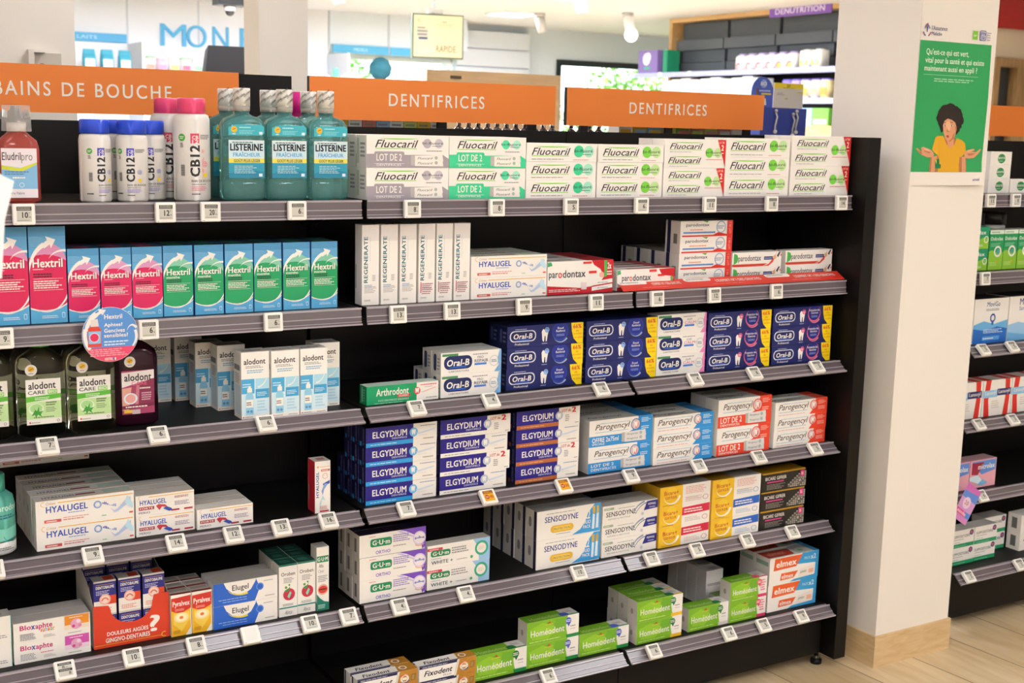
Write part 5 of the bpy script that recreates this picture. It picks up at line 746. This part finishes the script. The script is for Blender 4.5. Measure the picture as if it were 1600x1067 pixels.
els += [PP(SK, (612, 690), (620, 650), (650, 630), (718, 614), (726, 630), (690, 648), (740, 650), (786, 614), (793, 624), (760, 670), (715, 712), (650, 722), (620, 712)), PP(SK2, (648, 668), (735, 660), (700, 684), (655, 690)), PP('#e8b48e', (640, 640), (700, 622), (715, 626), (660, 650))]
els += [PP('#1f7a4a', (308, 730), (372, 730), (362, 826), (305, 826)), PP('#e8dc3a', (310, 735), (324, 735), (334, 790), (352, 735), (366, 735), (342, 822), (326, 822)), T('La carte Vitale', *pq(385, 755), *pq(540, 733), '#f3ead8', .01), T('existe aussi en appli', *pq(383, 797), *pq(585, 768), '#f0dcae', .008)]
els += [T('ameli', .84, .028, .94, .045, '#5a5f9a', .012, .2), A(.075, .91, .028, .028, 20, 160, .006, .006, '#4a4a8a'), C(.075, .945, .007, '#b04a7a'), P('#4a4a8a', (.07, .90), (.08, .90), (.085, .935), (.066, .935)), A(.075, .915, .045, .035, 200, 250, .008, .008, '#7a5a9a'), A(.075, .915, .045, .035, 290, 340, .008, .008, '#a04a7a'), T('l’Assurance', .135, .915, .345, .940, '#4a4a8a', .006), T('Maladie', .135, .885, .275, .905, '#4a4a8a', .006), R(.70, .878, .77, .930, '#7fbf3a'), T('agir', .712, .895, .758, .91, W, .006), B(.80, .875, .885, .935, .008, '#4a5a9a'), R(.81, .88, .875, .93, '#ded8e0'), T('m', .815, .905, .87, .925, '#3a4a90', .03), T('sa', .818, .883, .868, .902, '#3a4a90', .02), F(.90, .875, .96, .93, 4, '#a5a0b0')]
b.art(els, (0, 0, 0), (1, 0, 0), (0, 0, 1), PW, PH, warp=bend, off=2e-4, step=2.5e-5); b.build('sheet', t)
# ------------------------------------------------------------------ the shop behind the shelves
def cam_scale(Y, Y0, x, z): k = (Y+2.4648)/(Y0+2.4648); return (-1.12365+(x+1.12365)*k, 1.48827+(z-1.48827)*k)
# goods on the rear side of the unit, seen through the slit under the signs
rr = random.Random(11)
cols = ['#e8c23a', '#efe8e0', '#e09a9a', '#7fb84a', '#d9b02c', '#efefec', '#d97a6a', '#9ac0dd', '#f0ece2', '#c9d86a']
for k in range(12):
    b = MB(); b.box(0, 0, 0, .034, .05, .084, cols[k % 10]); b.art([R(0, .2, 1, .6, cols[(k+3) % 10]), F(.1, .7, .9, .95, 2, '#8a8a8a')], (0, 0, 0), (1, 0, 0), (0, 0, 1), .034, .084)
    o = b.build('carton', None, (-.72+.037*k if k < 3 else .06+.037*(k-3), .40, 1.4203)); tag(o, 'small pale carton behind the signs, only its top edge showing', 'carton', 'cartons on the rear shelf')
b = MB(); b.loft([(0, .012, .012, .012), (.058, .012, .012, .012), (.064, .006, .006, .006)], mat('#3a1f22', .2), n=4); mb_ = b.mesh('body'); b = MB(); b.loft([(.0642, .006, .006, .006), (.077, .006, .006, .006), (.079, .004, .004, .004)], mat('#d8d2cc', .2, 1), n=4); mc_ = b.mesh('cap')
for k in range(15):
    t = tag(empty('small_bottle', (.44+.028*k if k < 11 else .75+.03*(k-10), .41, 1.4203)), 'small dark bottle with silver cap peeping out under the signs', 'bottle', 'small bottles on the rear shelf'); link('body', mb_, t); link('cap', mc_, t)
for k in range(9):
    b = MB(); b.box(0, 0, 0, .045, .05, .083, cols[(k*3+1) % 10]); b.art([R(.1, .5, .9, .8, cols[(k*3+4) % 10])], (0, 0, 0), (1, 0, 0), (0, 0, 1), .045, .083)
    o = b.build('carton', None, (.93+.05*k, .40, 1.4203)); tag(o, 'small pale carton behind the right sign, only its top edge showing', 'carton', 'cartons on the rear shelf')
# blue floor display with hanging trinkets, beside the right sign
Y = .86; BLUE = mat('#34459a', .45)
t = tag(empty('display_stand', (1.95, Y, 0)), 'blue cardboard display stand with yellow price board behind the right sign', 'display stand')
b = MB(); b.box(-.105, 0, 0, .103, .16, 1.570, BLUE); b.build('body', t)
b = MB(); plate(b, [(-.142, 1.571), (-.046, 1.571)]+[(-.094+.048*math.cos(a*math.pi/10), 1.620+.052*math.sin(a*math.pi/10)) for a in range(11)], .01, .013, mat('#4a62c0', .45)); b.art([C(.55, .78, .14, '#8fa5e0', 1.0), T('BO', .4, .72, .68, .84, W, .02), F(.35, .5, .9, .6, 1, '#bfc8f0'), R(.45, .42, .9, .47, '#e8c83a'), P('#8a5a3a', (.2, .3), (.32, .32), (.3, .62), (.22, .6)), P('#e8e0d8', (.5, .05), (.7, .08), (.66, .3), (.55, .28))], (-.142, .01, 1.571), (1, 0, 0), (0, 0, 1), .096, .10); b.build('header_card', t)
b = MB(); b.box(-.034, .02, 1.571, .101, .023, 1.655, '#d8d3cc'); b.art([P('#f0d63a', (0, .78), (1, .78), (1, .92), (.96, 1), (.04, 1), (0, .92)), T('20', .42, .83, .54, .95, K, .02), F(.3, .79, .7, .82, 1, '#6a6020'), F(.1, .5, .38, .62, 2, '#a5a0a0'), P('#9ac03a', (.38, .36), (.48, .36), (.48, .40), (.38, .40)), R(.8, .62, .98, .66, '#c9c02c')], (-.034, .02, 1.571), (1, 0, 0), (0, 0, 1), .135, .084); b.build('price_board', t)
for x, z in ((-.045, 1.56), (.05, 1.56), (.035, 1.55)):
    b = MB(); b.tube([(x, -.004, z), (x+.004, -.012, z-.02), (x-.002, -.01, z-.05), (x, -.008, z-.065)], .003, mat('#d5d0c8', .3), 6); b.ball((x, -.009, z-.07), .007, mat('#e0dcd5', .3), 8, 6); b.ball((x, -.009, z), .006, mat('#cfc8c0', .3), 8, 6); b.build('trinket', t)
# light wooden board and cash desk
b = MB(); b.box(1.263, 2.2, 0, 1.907, 2.23, 1.705, wood('pale wood', '#e3c094', '#f0d4aa', (1, 8, 8))); o = tag(b.build('wooden_board'), 'pale wooden panel standing behind the middle orange sign', 'panel')
b = MB(); b.box(1.37, 2.196, 1.672, 1.42, 2.1995, 1.684, '#5a4a3a'); b.build('slot', o)
t = tag(empty('cash_desk', (.7, 3.1, 0)), 'white cash desk hidden behind the shelving unit, carrying the black monitor', 'counter')
b = MB(); b.box(-.5, -.3, 0, .6, .4, 1.10, '#dcd8d2'); b.build('body', t); b = MB(); b.box(-.53, -.33, 1.10, .63, .43, 1.14, '#e8e4de'); b.build('worktop', t)
t = tag(empty('monitor', (.73, 3.05, 1.14)), 'black monitor seen from behind above the left orange sign', 'monitor'); MBK = mat('#1f1f22', .5)
b = MB(); b.add([(-.135, -.02, .36), (.17, -.02, .36), (.17, -.02, .66), (-.097, -.02, .66), (-.135, .05, .36), (.17, .05, .36), (.17, .05, .64), (-.090, .05, .64)], [(0, 1, 2, 3), (7, 6, 5, 4), (0, 4, 5, 1), (1, 5, 6, 2), (2, 6, 7, 3), (3, 7, 4, 0)], MBK); b.build('screen_housing', t)
b = MB(); b.box(-.03, .0, .01, .03, .03, .38, MBK); b.box(-.12, -.08, 0, .12, .1, .012, MBK); b.build('stand', t)
# hanging luminous sign
t = tag(empty('hanging_sign', (2.46, 4.4, 1.872)), 'square cream light-box sign hanging from the ceiling over the middle of the shop', 'sign'); t.rotation_euler = (0, 0, math.radians(-14))
b = MB(); b.box(-.155, 0, 0, .155, .05, .255, mat('#54604e', .5)); b.build('frame', t)
b = MB(); b.box(-.147, -.004, .008, .147, -.0005, .247, mat('#d2c69c', .5, emit=.10)); b.art([C(.1, .87, .06, '#c9b58a', .7), R(.06, .36, .3, .66, '#b5b3a5'), F(.07, .5, .28, .74, 3, '#6a6a66'), R(.1, .42, .28, .47, '#3f4a5f'), F(.45, .74, .85, .82, 2, '#b5aa8a'), F(.58, .82, .72, .88, 1, '#9a9078'), R(.63, .40, .65, .52, '#cdbf95'), T('CAISSE', .07, .10, .44, .22, '#e0d8b8', .01), T('RAPIDE', .46, .12, .87, .28, '#7a705a', .015)], (-.147, -.004, .008), (1, 0, 0), (0, 0, 1), .294, .239); b.build('light_panel', t)
b = MB(); b.tube([(-.02, .025, .256), (-.02, .025, H-1.872)], .008, mat('#c9c9c9', .4), 8); b.box(-.06, 0, .26, .03, .05, .285, '#b5b5b0'); b.build('hanger', t)
b = MB(); b.tube([(.09, .025, 0), (.09, .025, -1.872)], .006, mat('#a5a59a', .4), 8); b.build('pole', t)
# camera dome and ceiling spots
t = tag(empty('security_camera', (1.26, 4.6, H)), 'black and white dome camera under the ceiling, above the monitor', 'camera')
b = MB(); b.box(-.08, -.06, -.34, .09, .06, -.0, '#232326'); b.build('mount_box', t); b = MB(); b.loft([(-.37, .03, .03, .03), (-.34, .035, .035, .035)], '#d0d0d0', n=6); b.ball((.0, 0, -.372), .026, mat('#303036', .1), 12, 8); b.build('dome', t)
SPW = mat('#c9c9c9', .5)
for (x, y), n, on in (((2.45, 5.9), 'above the blue header strips', 0), ((4.85, 7.1), 'beside the slatted panel', 0), ((4.05, 5.3), 'nearest of the middle ceiling', 0), ((5.35, 6.5), 'glowing white one before the window wall', 1)):
    t = tag(empty('ceiling_spot', (x, y, H)), 'small cylindrical ceiling spotlight, '+n, 'ceiling spotlight', 'ceiling spotlights')
    b = MB(); b.loft([(-.03, .05, .05, .05), (0, .05, .05, .05)], SPW, n=5); b.build('base', t)
    b = MB(); b.tube([(0, 0, -.03), (.02, -.02, -.16)], .042, SPW if not on else mat('#f2f2f2', .5), 14); b.build('lamp_head', t)
    if on: b = MB(); b.ball((.024, -.024, -.185), .055, mat('#ffffff', emit=9), 14, 8); b.build('bulb', t)
# white milk shelves with blue header strips
FAS = mat('#eef1f4', .6)
b = MB(); b.box(.5, 8.25, 2.07, 3.38, 8.59, H, FAS); o = struct(b.build('trim_2'))
for x in (1.634, 2.221): b = MB(); b.box(x-.006, 8.245, 2.07, x+.006, 8.25, H, '#cfd6dd'); struct(b.build('trim_3'))
b = MB(); b.box(3.39, 8.25, 2.165, 4.78, 8.59, H, mat('#dfeaf3', .6)); struct(b.build('trim_4'))
for x in (3.39, 3.968): b = MB(); b.box(x-.008, 8.24, 2.09, x+.008, 8.25, H, '#c2ccd6'); struct(b.build('trim_5'))
b = MB()
for k in range(7): b.box(4.80, 8.5-.012*(k % 2), 1.2+.17*k, 5.62, 8.595, 1.36+.17*k, mat('#dbe4ee', .6)); b.box(4.80, 8.52, 1.36+.17*k, 5.62, 8.595, 1.37+.17*k, '#b9c4d2')
struct(b.build('trim_6'))
SKY = mat('#53abd8', .5)
for x0, x1, z0, z1, tx, lab in ((1.0, 1.62, 2.076, 2.145, 'LAITS', 'blue header strip above the teal bags'), (3.416, 3.958, 2.092, 2.162, 'MEDELA', 'left blue header strip above the garden window'), (3.978, 4.72, 2.092, 2.162, 'BEABA', 'right blue header strip, partly behind the hanging sign')):
    b = MB(); b.box(x0, 8.225, z0, x1, 8.238, z1, SKY); b.box(x0+.02, 8.238, z0+.01, x1-.02, 8.2495, z1-.01, '#c2ccd6'); b.art([T(tx, .37, .3, .62, .68, '#bfe0f0', .01)], (x0, 8.225, z0), (1, 0, 0), (0, 0, 1), x1-x0, z1-z0); tag(b.build('header_strip'), lab, 'sign', 'blue header strips')
t = tag(empty('wall_lettering', (1.899, 8.232, 2.07)), 'big blue wall letters starting with MON on the white far wall', 'wall lettering')
for s_, x0, x1 in (('M', 1.899, 2.112), ('O', 2.118, 2.285), ('N', 2.337, 2.475), ('E', 2.575, 2.70)):
    c = MB(); c.art([T(s_, 0, 0, 1, 1, SKY)], (x0-1.899, 0, 0), (1, 0, 0), (0, 0, 1), x1-x0, .18, off=0)
    b = MB(); k = b.mi(SKY); nv = len(c.v); b.v = [(x, 0, z) for x, y, z in c.v]+[(x, .0179, z) for x, y, z in c.v]
    b.f = list(c.f)+[tuple(nv+n for n in q[::-1]) for q in c.f]; ed = {(q[i], q[(i+1) % len(q)]) for q in c.f for i in range(len(q))}
    b.f += [(a, nv+a, nv+e, e) for a, e in ed if (e, a) not in ed]; b.m = [k]*len(b.f); b.sm = [False]*len(b.f); b.build('letter', t)
t = tag(empty('milk_shelf', (.5, 7.75, 0)), 'white far shelving under the big blue letters', 'shelving unit')
b = MB(); b.box(0, .46, 0, 2.88, .5, 2.069, '#eef1f4'); b.build('back_panel', t)
for z in (.4, .9, 1.4, 1.82): b = MB(); b.box(0, 0, z, 2.88, .459, z+.025, '#eef1f4'); b.build('shelf_board', t)
for x in (0, 1.12, 2.86): b = MB(); b.box(x, .02, 0, x+.02, .455, 2.069, '#e4e8ec'); b.build('upright', t)
TEAL = mat('#2f8aa2', .5)
for k in range(3):
    t = tag(empty('milk_bag', (1.22+.135*k, 7.80, 1.8453)), f'teal refill bag with white label on the far white shelf, {("first", "second", "third")[k]} from the left pillar', 'bag', 'teal bags on the far shelf')
    b = MB(); b.loft([(0, .050, .035, .02), (.09, .050, .03, .02), (.115, .048, .015, .01), (.150, .044, .006, .005)], TEAL, n=3, smooth=False); b.build('body', t); b = MB(); b.box(-.035, -.0375, .005, .035, -.0355, .075, '#e0e6ea'); b.art([F(.15, .3, .85, .8, 3, '#7fb8d0')], (-.035, -.0375, .005), (1, 0, 0), (0, 0, 1), .07, .07); b.build('label', t)
pal = [('#efe4dc', '#e08a7a'), ('#d9b9c8', '#c98ab0'), ('#f0efe8', '#e8c86a'), ('#efdcdc', '#e0627a'), ('#e8efe4', '#8fd09a'), ('#efdce2', '#e05a7a'), ('#e0d5ea', '#a58fd0'), ('#f0dce0', '#e0566a'), ('#d8efe8', '#7fd0b0')]
wh = ('first', 'second', 'third', 'fourth', 'fifth', 'sixth', 'seventh', 'eighth', 'ninth')
for k, (c1, c2) in enumerate(pal[:6]):
    t = tag(empty('milk_tin', (1.70+.095*k, 7.86, 1.8453)), f'pale blurred tin on the far shelf under the letters, {wh[k]} right of the teal bags', 'tin', 'pale tins on the far shelf')
    b = MB(); b.loft([(0, .042, .042, .042), (.105, .042, .042, .042)], c1, n=5); b.art([R(0, .2, 1, .55, c2)], (-.03, -.044, 0), (1, 0, 0), (0, 0, 1), .06, .105); b.build('body', t); b = MB(); b.loft([(.1052, .043, .043, .043), (.12, .043, .043, .043)], '#f0f0ee' if k % 3 else '#9ad0a0', n=5); b.build('lid', t)
# toys and the teal paper ball in front of the garden window
t = tag(empty('shop_table', (2.9, 6.55, 0)), 'white display table before the far window, hidden behind the middle sign', 'table')
b = MB(); b.box(-.55, -.22, 1.58, .75, .25, 1.62, '#e8e8e8'); b.build('tabletop', t)
for sx in (-.5, .68):
    for sy in (-.18, .2): b = MB(); b.box(sx, sy, 0, sx+.03, sy+.03, 1.58, '#dcdcdc'); b.build('leg', t)
t = tag(empty('paper_ball', (3.07, 6.5, 1.6203)), 'teal honeycomb paper ball above the middle orange sign', 'decoration'); PB = mat('#0b4750', .8)
b = MB(); b.ball((0, 0, .27), .082, PB, 40, 16, f=lambda a, t_: 1+.05*math.cos(20*a)+.03*math.sin(9*t_+3*a)); b.build('ball', t); b = MB(); b.tube([(0, 0, 0), (0, 0, .19)], .004, '#c0c0c0', 6); b.loft([(0, .04, .04, .04), (.006, .04, .04, .04)], '#c0c0c0', n=4); b.build('holder', t)
for x, n in ((2.52, 'second left of the teal ball'), (2.63, 'nearest left of the teal ball')):
    t = tag(empty('soap_dispenser', (x, 6.45, 1.6203)), 'small white pump bottle before the bright window, '+n, 'bottle', 'white pump bottles'); b = MB(); b.loft([(0, .03, .03, .03), (.15, .03, .03, .03), (.17, .012, .012, .012)], '#e4e6e8', n=4); b.build('body', t); b = MB(); b.tube([(0, 0, .17), (0, 0, .2), (-.025, 0, .205)], .006, '#8a9096', 6); b.build('pump', t)
t = tag(empty('soft_toy', (2.83, 6.5, 1.6203)), 'round white toy with teal patch left of the teal paper ball', 'toy'); b = MB(); b.ball((0, 0, .12), .105, mat('#e9eeec', .8), 18, 12, (1, .8, 1.1)); b.build('body', t); b = MB(); b.ball((0, -.08, .2), .03, mat('#7fc0c8', .7), 10, 6, (1, .5, 1)); b.build('patch', t); b = MB(); b.box(-.13, .02, .16, -.09, .04, .26, '#3f9a6a'); b.build('flag', t); b = MB(); b.box(-.05, -.10, 0, .06, -.085, .03, '#8fc04a'); b.build('collar', t)
t = tag(empty('soft_toy', (3.42, 6.5, 1.6203)), 'cream balloon-shaped toy right of the teal paper ball', 'toy'); b = MB(); b.ball((0, 0, .12), .11, mat('#efe6cf', .8), 18, 12, (1, .8, 1.1)); b.build('body', t)
# wall unit of grey drawers on the right
UX = 6.0; WD = wood('unit wood', '#c39a62', '#d3ad78', (6, 1, 6)); GRY = mat('#3f444a', .5); GR2 = mat('#484d53', .5)
t = tag(empty('drawer_unit', (UX, 5.5, 0)), 'tall wood-framed unit of grey stock drawers at the right of the shop', 'shelving unit')
def ub(n, y0, z0, y1, z1, x0, x1, m, par=None): b = MB(); b.box(x0, y0-5.5, z0, x1, y1-5.5, z1, m); return b.build(n, par or t)
ub('frame_top', 4.1, 2.412, 6.74, 2.448, -.02, .4, WD); ub('frame_side', 6.70, 0, 6.74, 2.411, -.02, .4, WD); ub('back_board', 4.1, .05, 6.69, 2.41, .2, .25, mat('#1f2124', .6))
for k, (a, c) in enumerate(((6.045, 6.66), (5.41, 6.03), (4.78, 5.395), (4.1, 4.765))):
    for j, (z0, z1, x) in enumerate(((2.262, 2.405, .06), (2.172, 2.258, .01), (2.068, 2.168, .04), (2.0, 2.064, .045))): ub('drawer_front', a, z0, c-(.0 if j % 2 else .02), z1, x, x+.12, GR2 if j % 2 else GRY)
RL = mat('#a9aed0', .35)
for z, y1 in ((1.955, 7.03), (1.725, 6.69)): s_ = ub('shelf_board', 4.1, z, y1, z+.018, -.16, .19, mat('#2a2c30', .5)); ub('shelf_edge', 4.1, z-.018, y1, z+.024, -.17, -.162, RL, None)
ub('base_front', 4.1, .05, 6.69, 1.545, -.12, .19, WD)
for y in (6.63, 6.22, 5.35, 5.02, 4.83): ub('shelf_label', y, 1.945, y+.045, 1.982, -.176, -.1705, mat('#e8e8e2', .4))
for y in (4.96, 4.80): ub('shelf_label', y, 1.715, y+.045, 1.752, -.176, -.1705, mat('#e8e8e2', .4))
t = tag(empty('purple_box', (UX-.10, 6.85, 1.9733)), 'purple carton with white round logo at the end of the far right shelf', 'carton')
b = MB(); b.box(-.06, -.14, 0, .07, .14, .205, '#7d68a8'); b.art([C(.42, .62, .26, '#efeaf2'), C(.5, .70, .2, '#efeaf2'), R(.3, .18, .6, .3, '#4aa38a')], (-.06, .14, 0), (0, -1, 0), (0, 0, 1), .28, .205); b.build('body', t)
o = MB(); o.box(-.04, 0, 0, .1, .06, .20, '#1f8a66'); tag(o.build('carton', None, (UX-.10, 6.60, 1.9733)), 'dark green carton standing beside the purple one', 'carton')
for k in range(6):
    t = tag(empty('drink_bottle', (UX-.10, 5.645-.118*k, 1.9733)), f'white and pink drink pack on the far right shelf, {wh[k]} from the left', 'bottle', 'pink drink packs'); b = MB(); b.loft([(0, .05, .055, .03), (.10, .05, .055, .03), (.118, .04, .045, .03)], '#f2ece8', n=3); b.art([C(.5, .3, .26, '#e0566a', 1), C(.55, .26, .18, '#f3d0c8' if k < 4 else '#efc86a', 1)], (-.051, .05, .0), (0, -1, 0), (0, 0, 1), .10, .11); b.build('body', t); b = MB(); b.loft([(.1182, .03, .035, .02), (.132, .028, .033, .02)], '#b5a5d8', n=3); b.build('cap', t)
for k in range(2):
    t = tag(empty('drink_bottle', (UX-.10, 4.90-.125*k, 1.9733)), f'white and yellow drink pack, {("left", "right")[k]} of two next to the pillar', 'bottle', 'yellow drink packs'); b = MB(); b.loft([(0, .05, .055, .02), (.125, .05, .055, .02), (.132, .045, .05, .02)], '#f0eee6', n=3); b.art([R(.1, .2, .9, .5, '#e8d86a'), C(.5, .4, .14, '#8fb8e0')], (-.051, .05, .0), (0, -1, 0), (0, 0, 1), .10, .12); b.build('body', t); b = MB(); b.loft([(.1322, .03, .03, .015), (.14, .03, .03, .015)], '#e0e0dc', n=3); b.build('cap', t)
for k in range(10):
    c1, c2 = [('#f5f0ee', '#efd8d8'), ('#f0f2f0', '#3fae8a'), ('#f2e8e4', '#e8c8c0'), ('#f5efea', '#efd0c8')][k % 4]; b = MB(); b.box(-.05, 0, 0, .05, .125, .165+.008*(k % 3), c1); b.art([R(.05, .05, .95, .2, c2)], (-.05, .125, 0), (0, -1, 0), (0, 0, 1), .125, .165)
    tag(b.build('carton', None, (UX-.10, 6.52-.132*k, 1.7433)), f'overexposed white carton on the lower far right shelf, {wh[k] if k < 9 else "tenth"} from the left', 'carton', 'white cartons on the far right shelf')
for k in range(5):
    c1, c2 = [('#8f7fd0', '#e0a05a'), ('#b0a0e0', '#f0e0c0'), ('#efe6d8', '#f0a04a'), ('#e8dfe8', '#f2c08a'), ('#efdca0', '#f0904a')][k]; t = tag(empty('cereal_tin', (UX-.10, 5.10-.105*k, 1.7433)), f'lilac and orange pack on the lower far right shelf, {wh[k]} behind the yellow board', 'tin', 'lilac and orange packs'); b = MB(); b.loft([(0, .045, .045, .03), (.14, .045, .045, .03)], c1, n=3); b.art([R(0, .2, 1, .6, c2)], (-.046, .04, 0), (0, -1, 0), (0, 0, 1), .08, .14); b.build('body', t); b = MB(); b.loft([(.1402, .04, .04, .03), (.15, .04, .04, .03)], '#7a6ac8', n=3); b.build('lid', t)
for y, c, lab in ((4.89, '#9ac0e8', 'pale blue pack above the wooden base, right of the blue display'), (4.715, '#6fae4a', 'green pack above the wooden base next to the pillar')):
    b = MB(); b.box(-.05, 0, 0, .05, .17, .13, c); b.art([R(.1, .1, .9, .35, '#e8eef5')], (-.05, .17, 0), (0, -1, 0), (0, 0, 1), .17, .13); tag(b.build('carton', None, (UX-.07, y-.08, 1.5453)), lab, 'carton')
b = MB(); b.box(-.012, -.34, 0, 0, .34, .085, mat('#7a55b0', .5)); b.art([T('DENUTRITION', .1, .22, .9, .74, '#e5dcf0', .02)], (-.012, .34, 0), (0, -1, 0), (0, 0, 1), .68, .085); tag(b.build('header_strip', None, (UX-.022, 5.10, 2.384)), 'purple header strip on the wooden frame of the drawer unit', 'sign')
# white service box on the left pillar
t = tag(empty('wall_box', (-.515, .748, 1.52)), 'white electrical box on the grey left pillar', 'wall box'); b = MB(); b.box(-.017, -.02, 0, -.004, .0015, .118, '#ded6cc'); b.box(-.004, -.02, .112, .022, .0015, .118, '#e8e2da'); b.box(-.004, -.004, 0, .06, .0015, .112, '#c9bfb2'); b.build('housing', t)
b = MB(); b.loft([(0, .008, .008, .008), (.004, .008, .008, .008)], '#8a8278', n=5); b.v = [(x+.015, -z-.004, y+.08) for x, y, z in b.v]; b.build('lock', t)
# garden outside
struct_g = MB(); struct_g.box(-6, 8.75, -.2, 16, 22, -.1, mat('#7f8f5a', .9)); struct(struct_g.build('ground'))
rg = random.Random(4)
for n_, (x, y, s, c, lab) in enumerate(((4.3, 11.0, 1.05, '#5f8f3f', 'bright green bush outside the left garden window'), (6.8, 11.3, 1.05, '#7fae4a', 'sunlit bush outside at the left of the dark-framed window'), (9.2, 11.6, 1.1, '#5f8a3c', 'bush outside in the middle of the dark-framed window'))):
    t = tag(empty('garden_bush', (x, y, -.1)), lab, 'bush', 'bushes in the garden'); b = MB(); m1, m2 = mat(c, .6), mat('#a9c86a', .6)
    for q in range(2600):
        d = Vector((rg.gauss(0, 1), rg.gauss(0, 1), rg.gauss(0, 1))).normalized()*s*rg.uniform(.55, 1.0); p = Vector((d.x, d.y*.7, 1.5+d.z*1.0)); a = Vector((rg.gauss(0, 1), rg.gauss(0, 1), rg.gauss(0, 1))).normalized()*.05; e = a.cross(Vector((rg.gauss(0, 1), rg.gauss(0, 1), rg.gauss(0, 1)))).normalized()*.028
        b.add([p-a, p+e, p+a, p-e], [(0, 1, 2, 3)], m1 if q % 3 else m2)
    b.build('foliage', t); b = MB(); b.tube([(0, 0, 0), (.05, 0, .8), (0, .05, 1.5)], .05, '#5a4a38', 8); b.build('trunk', t)
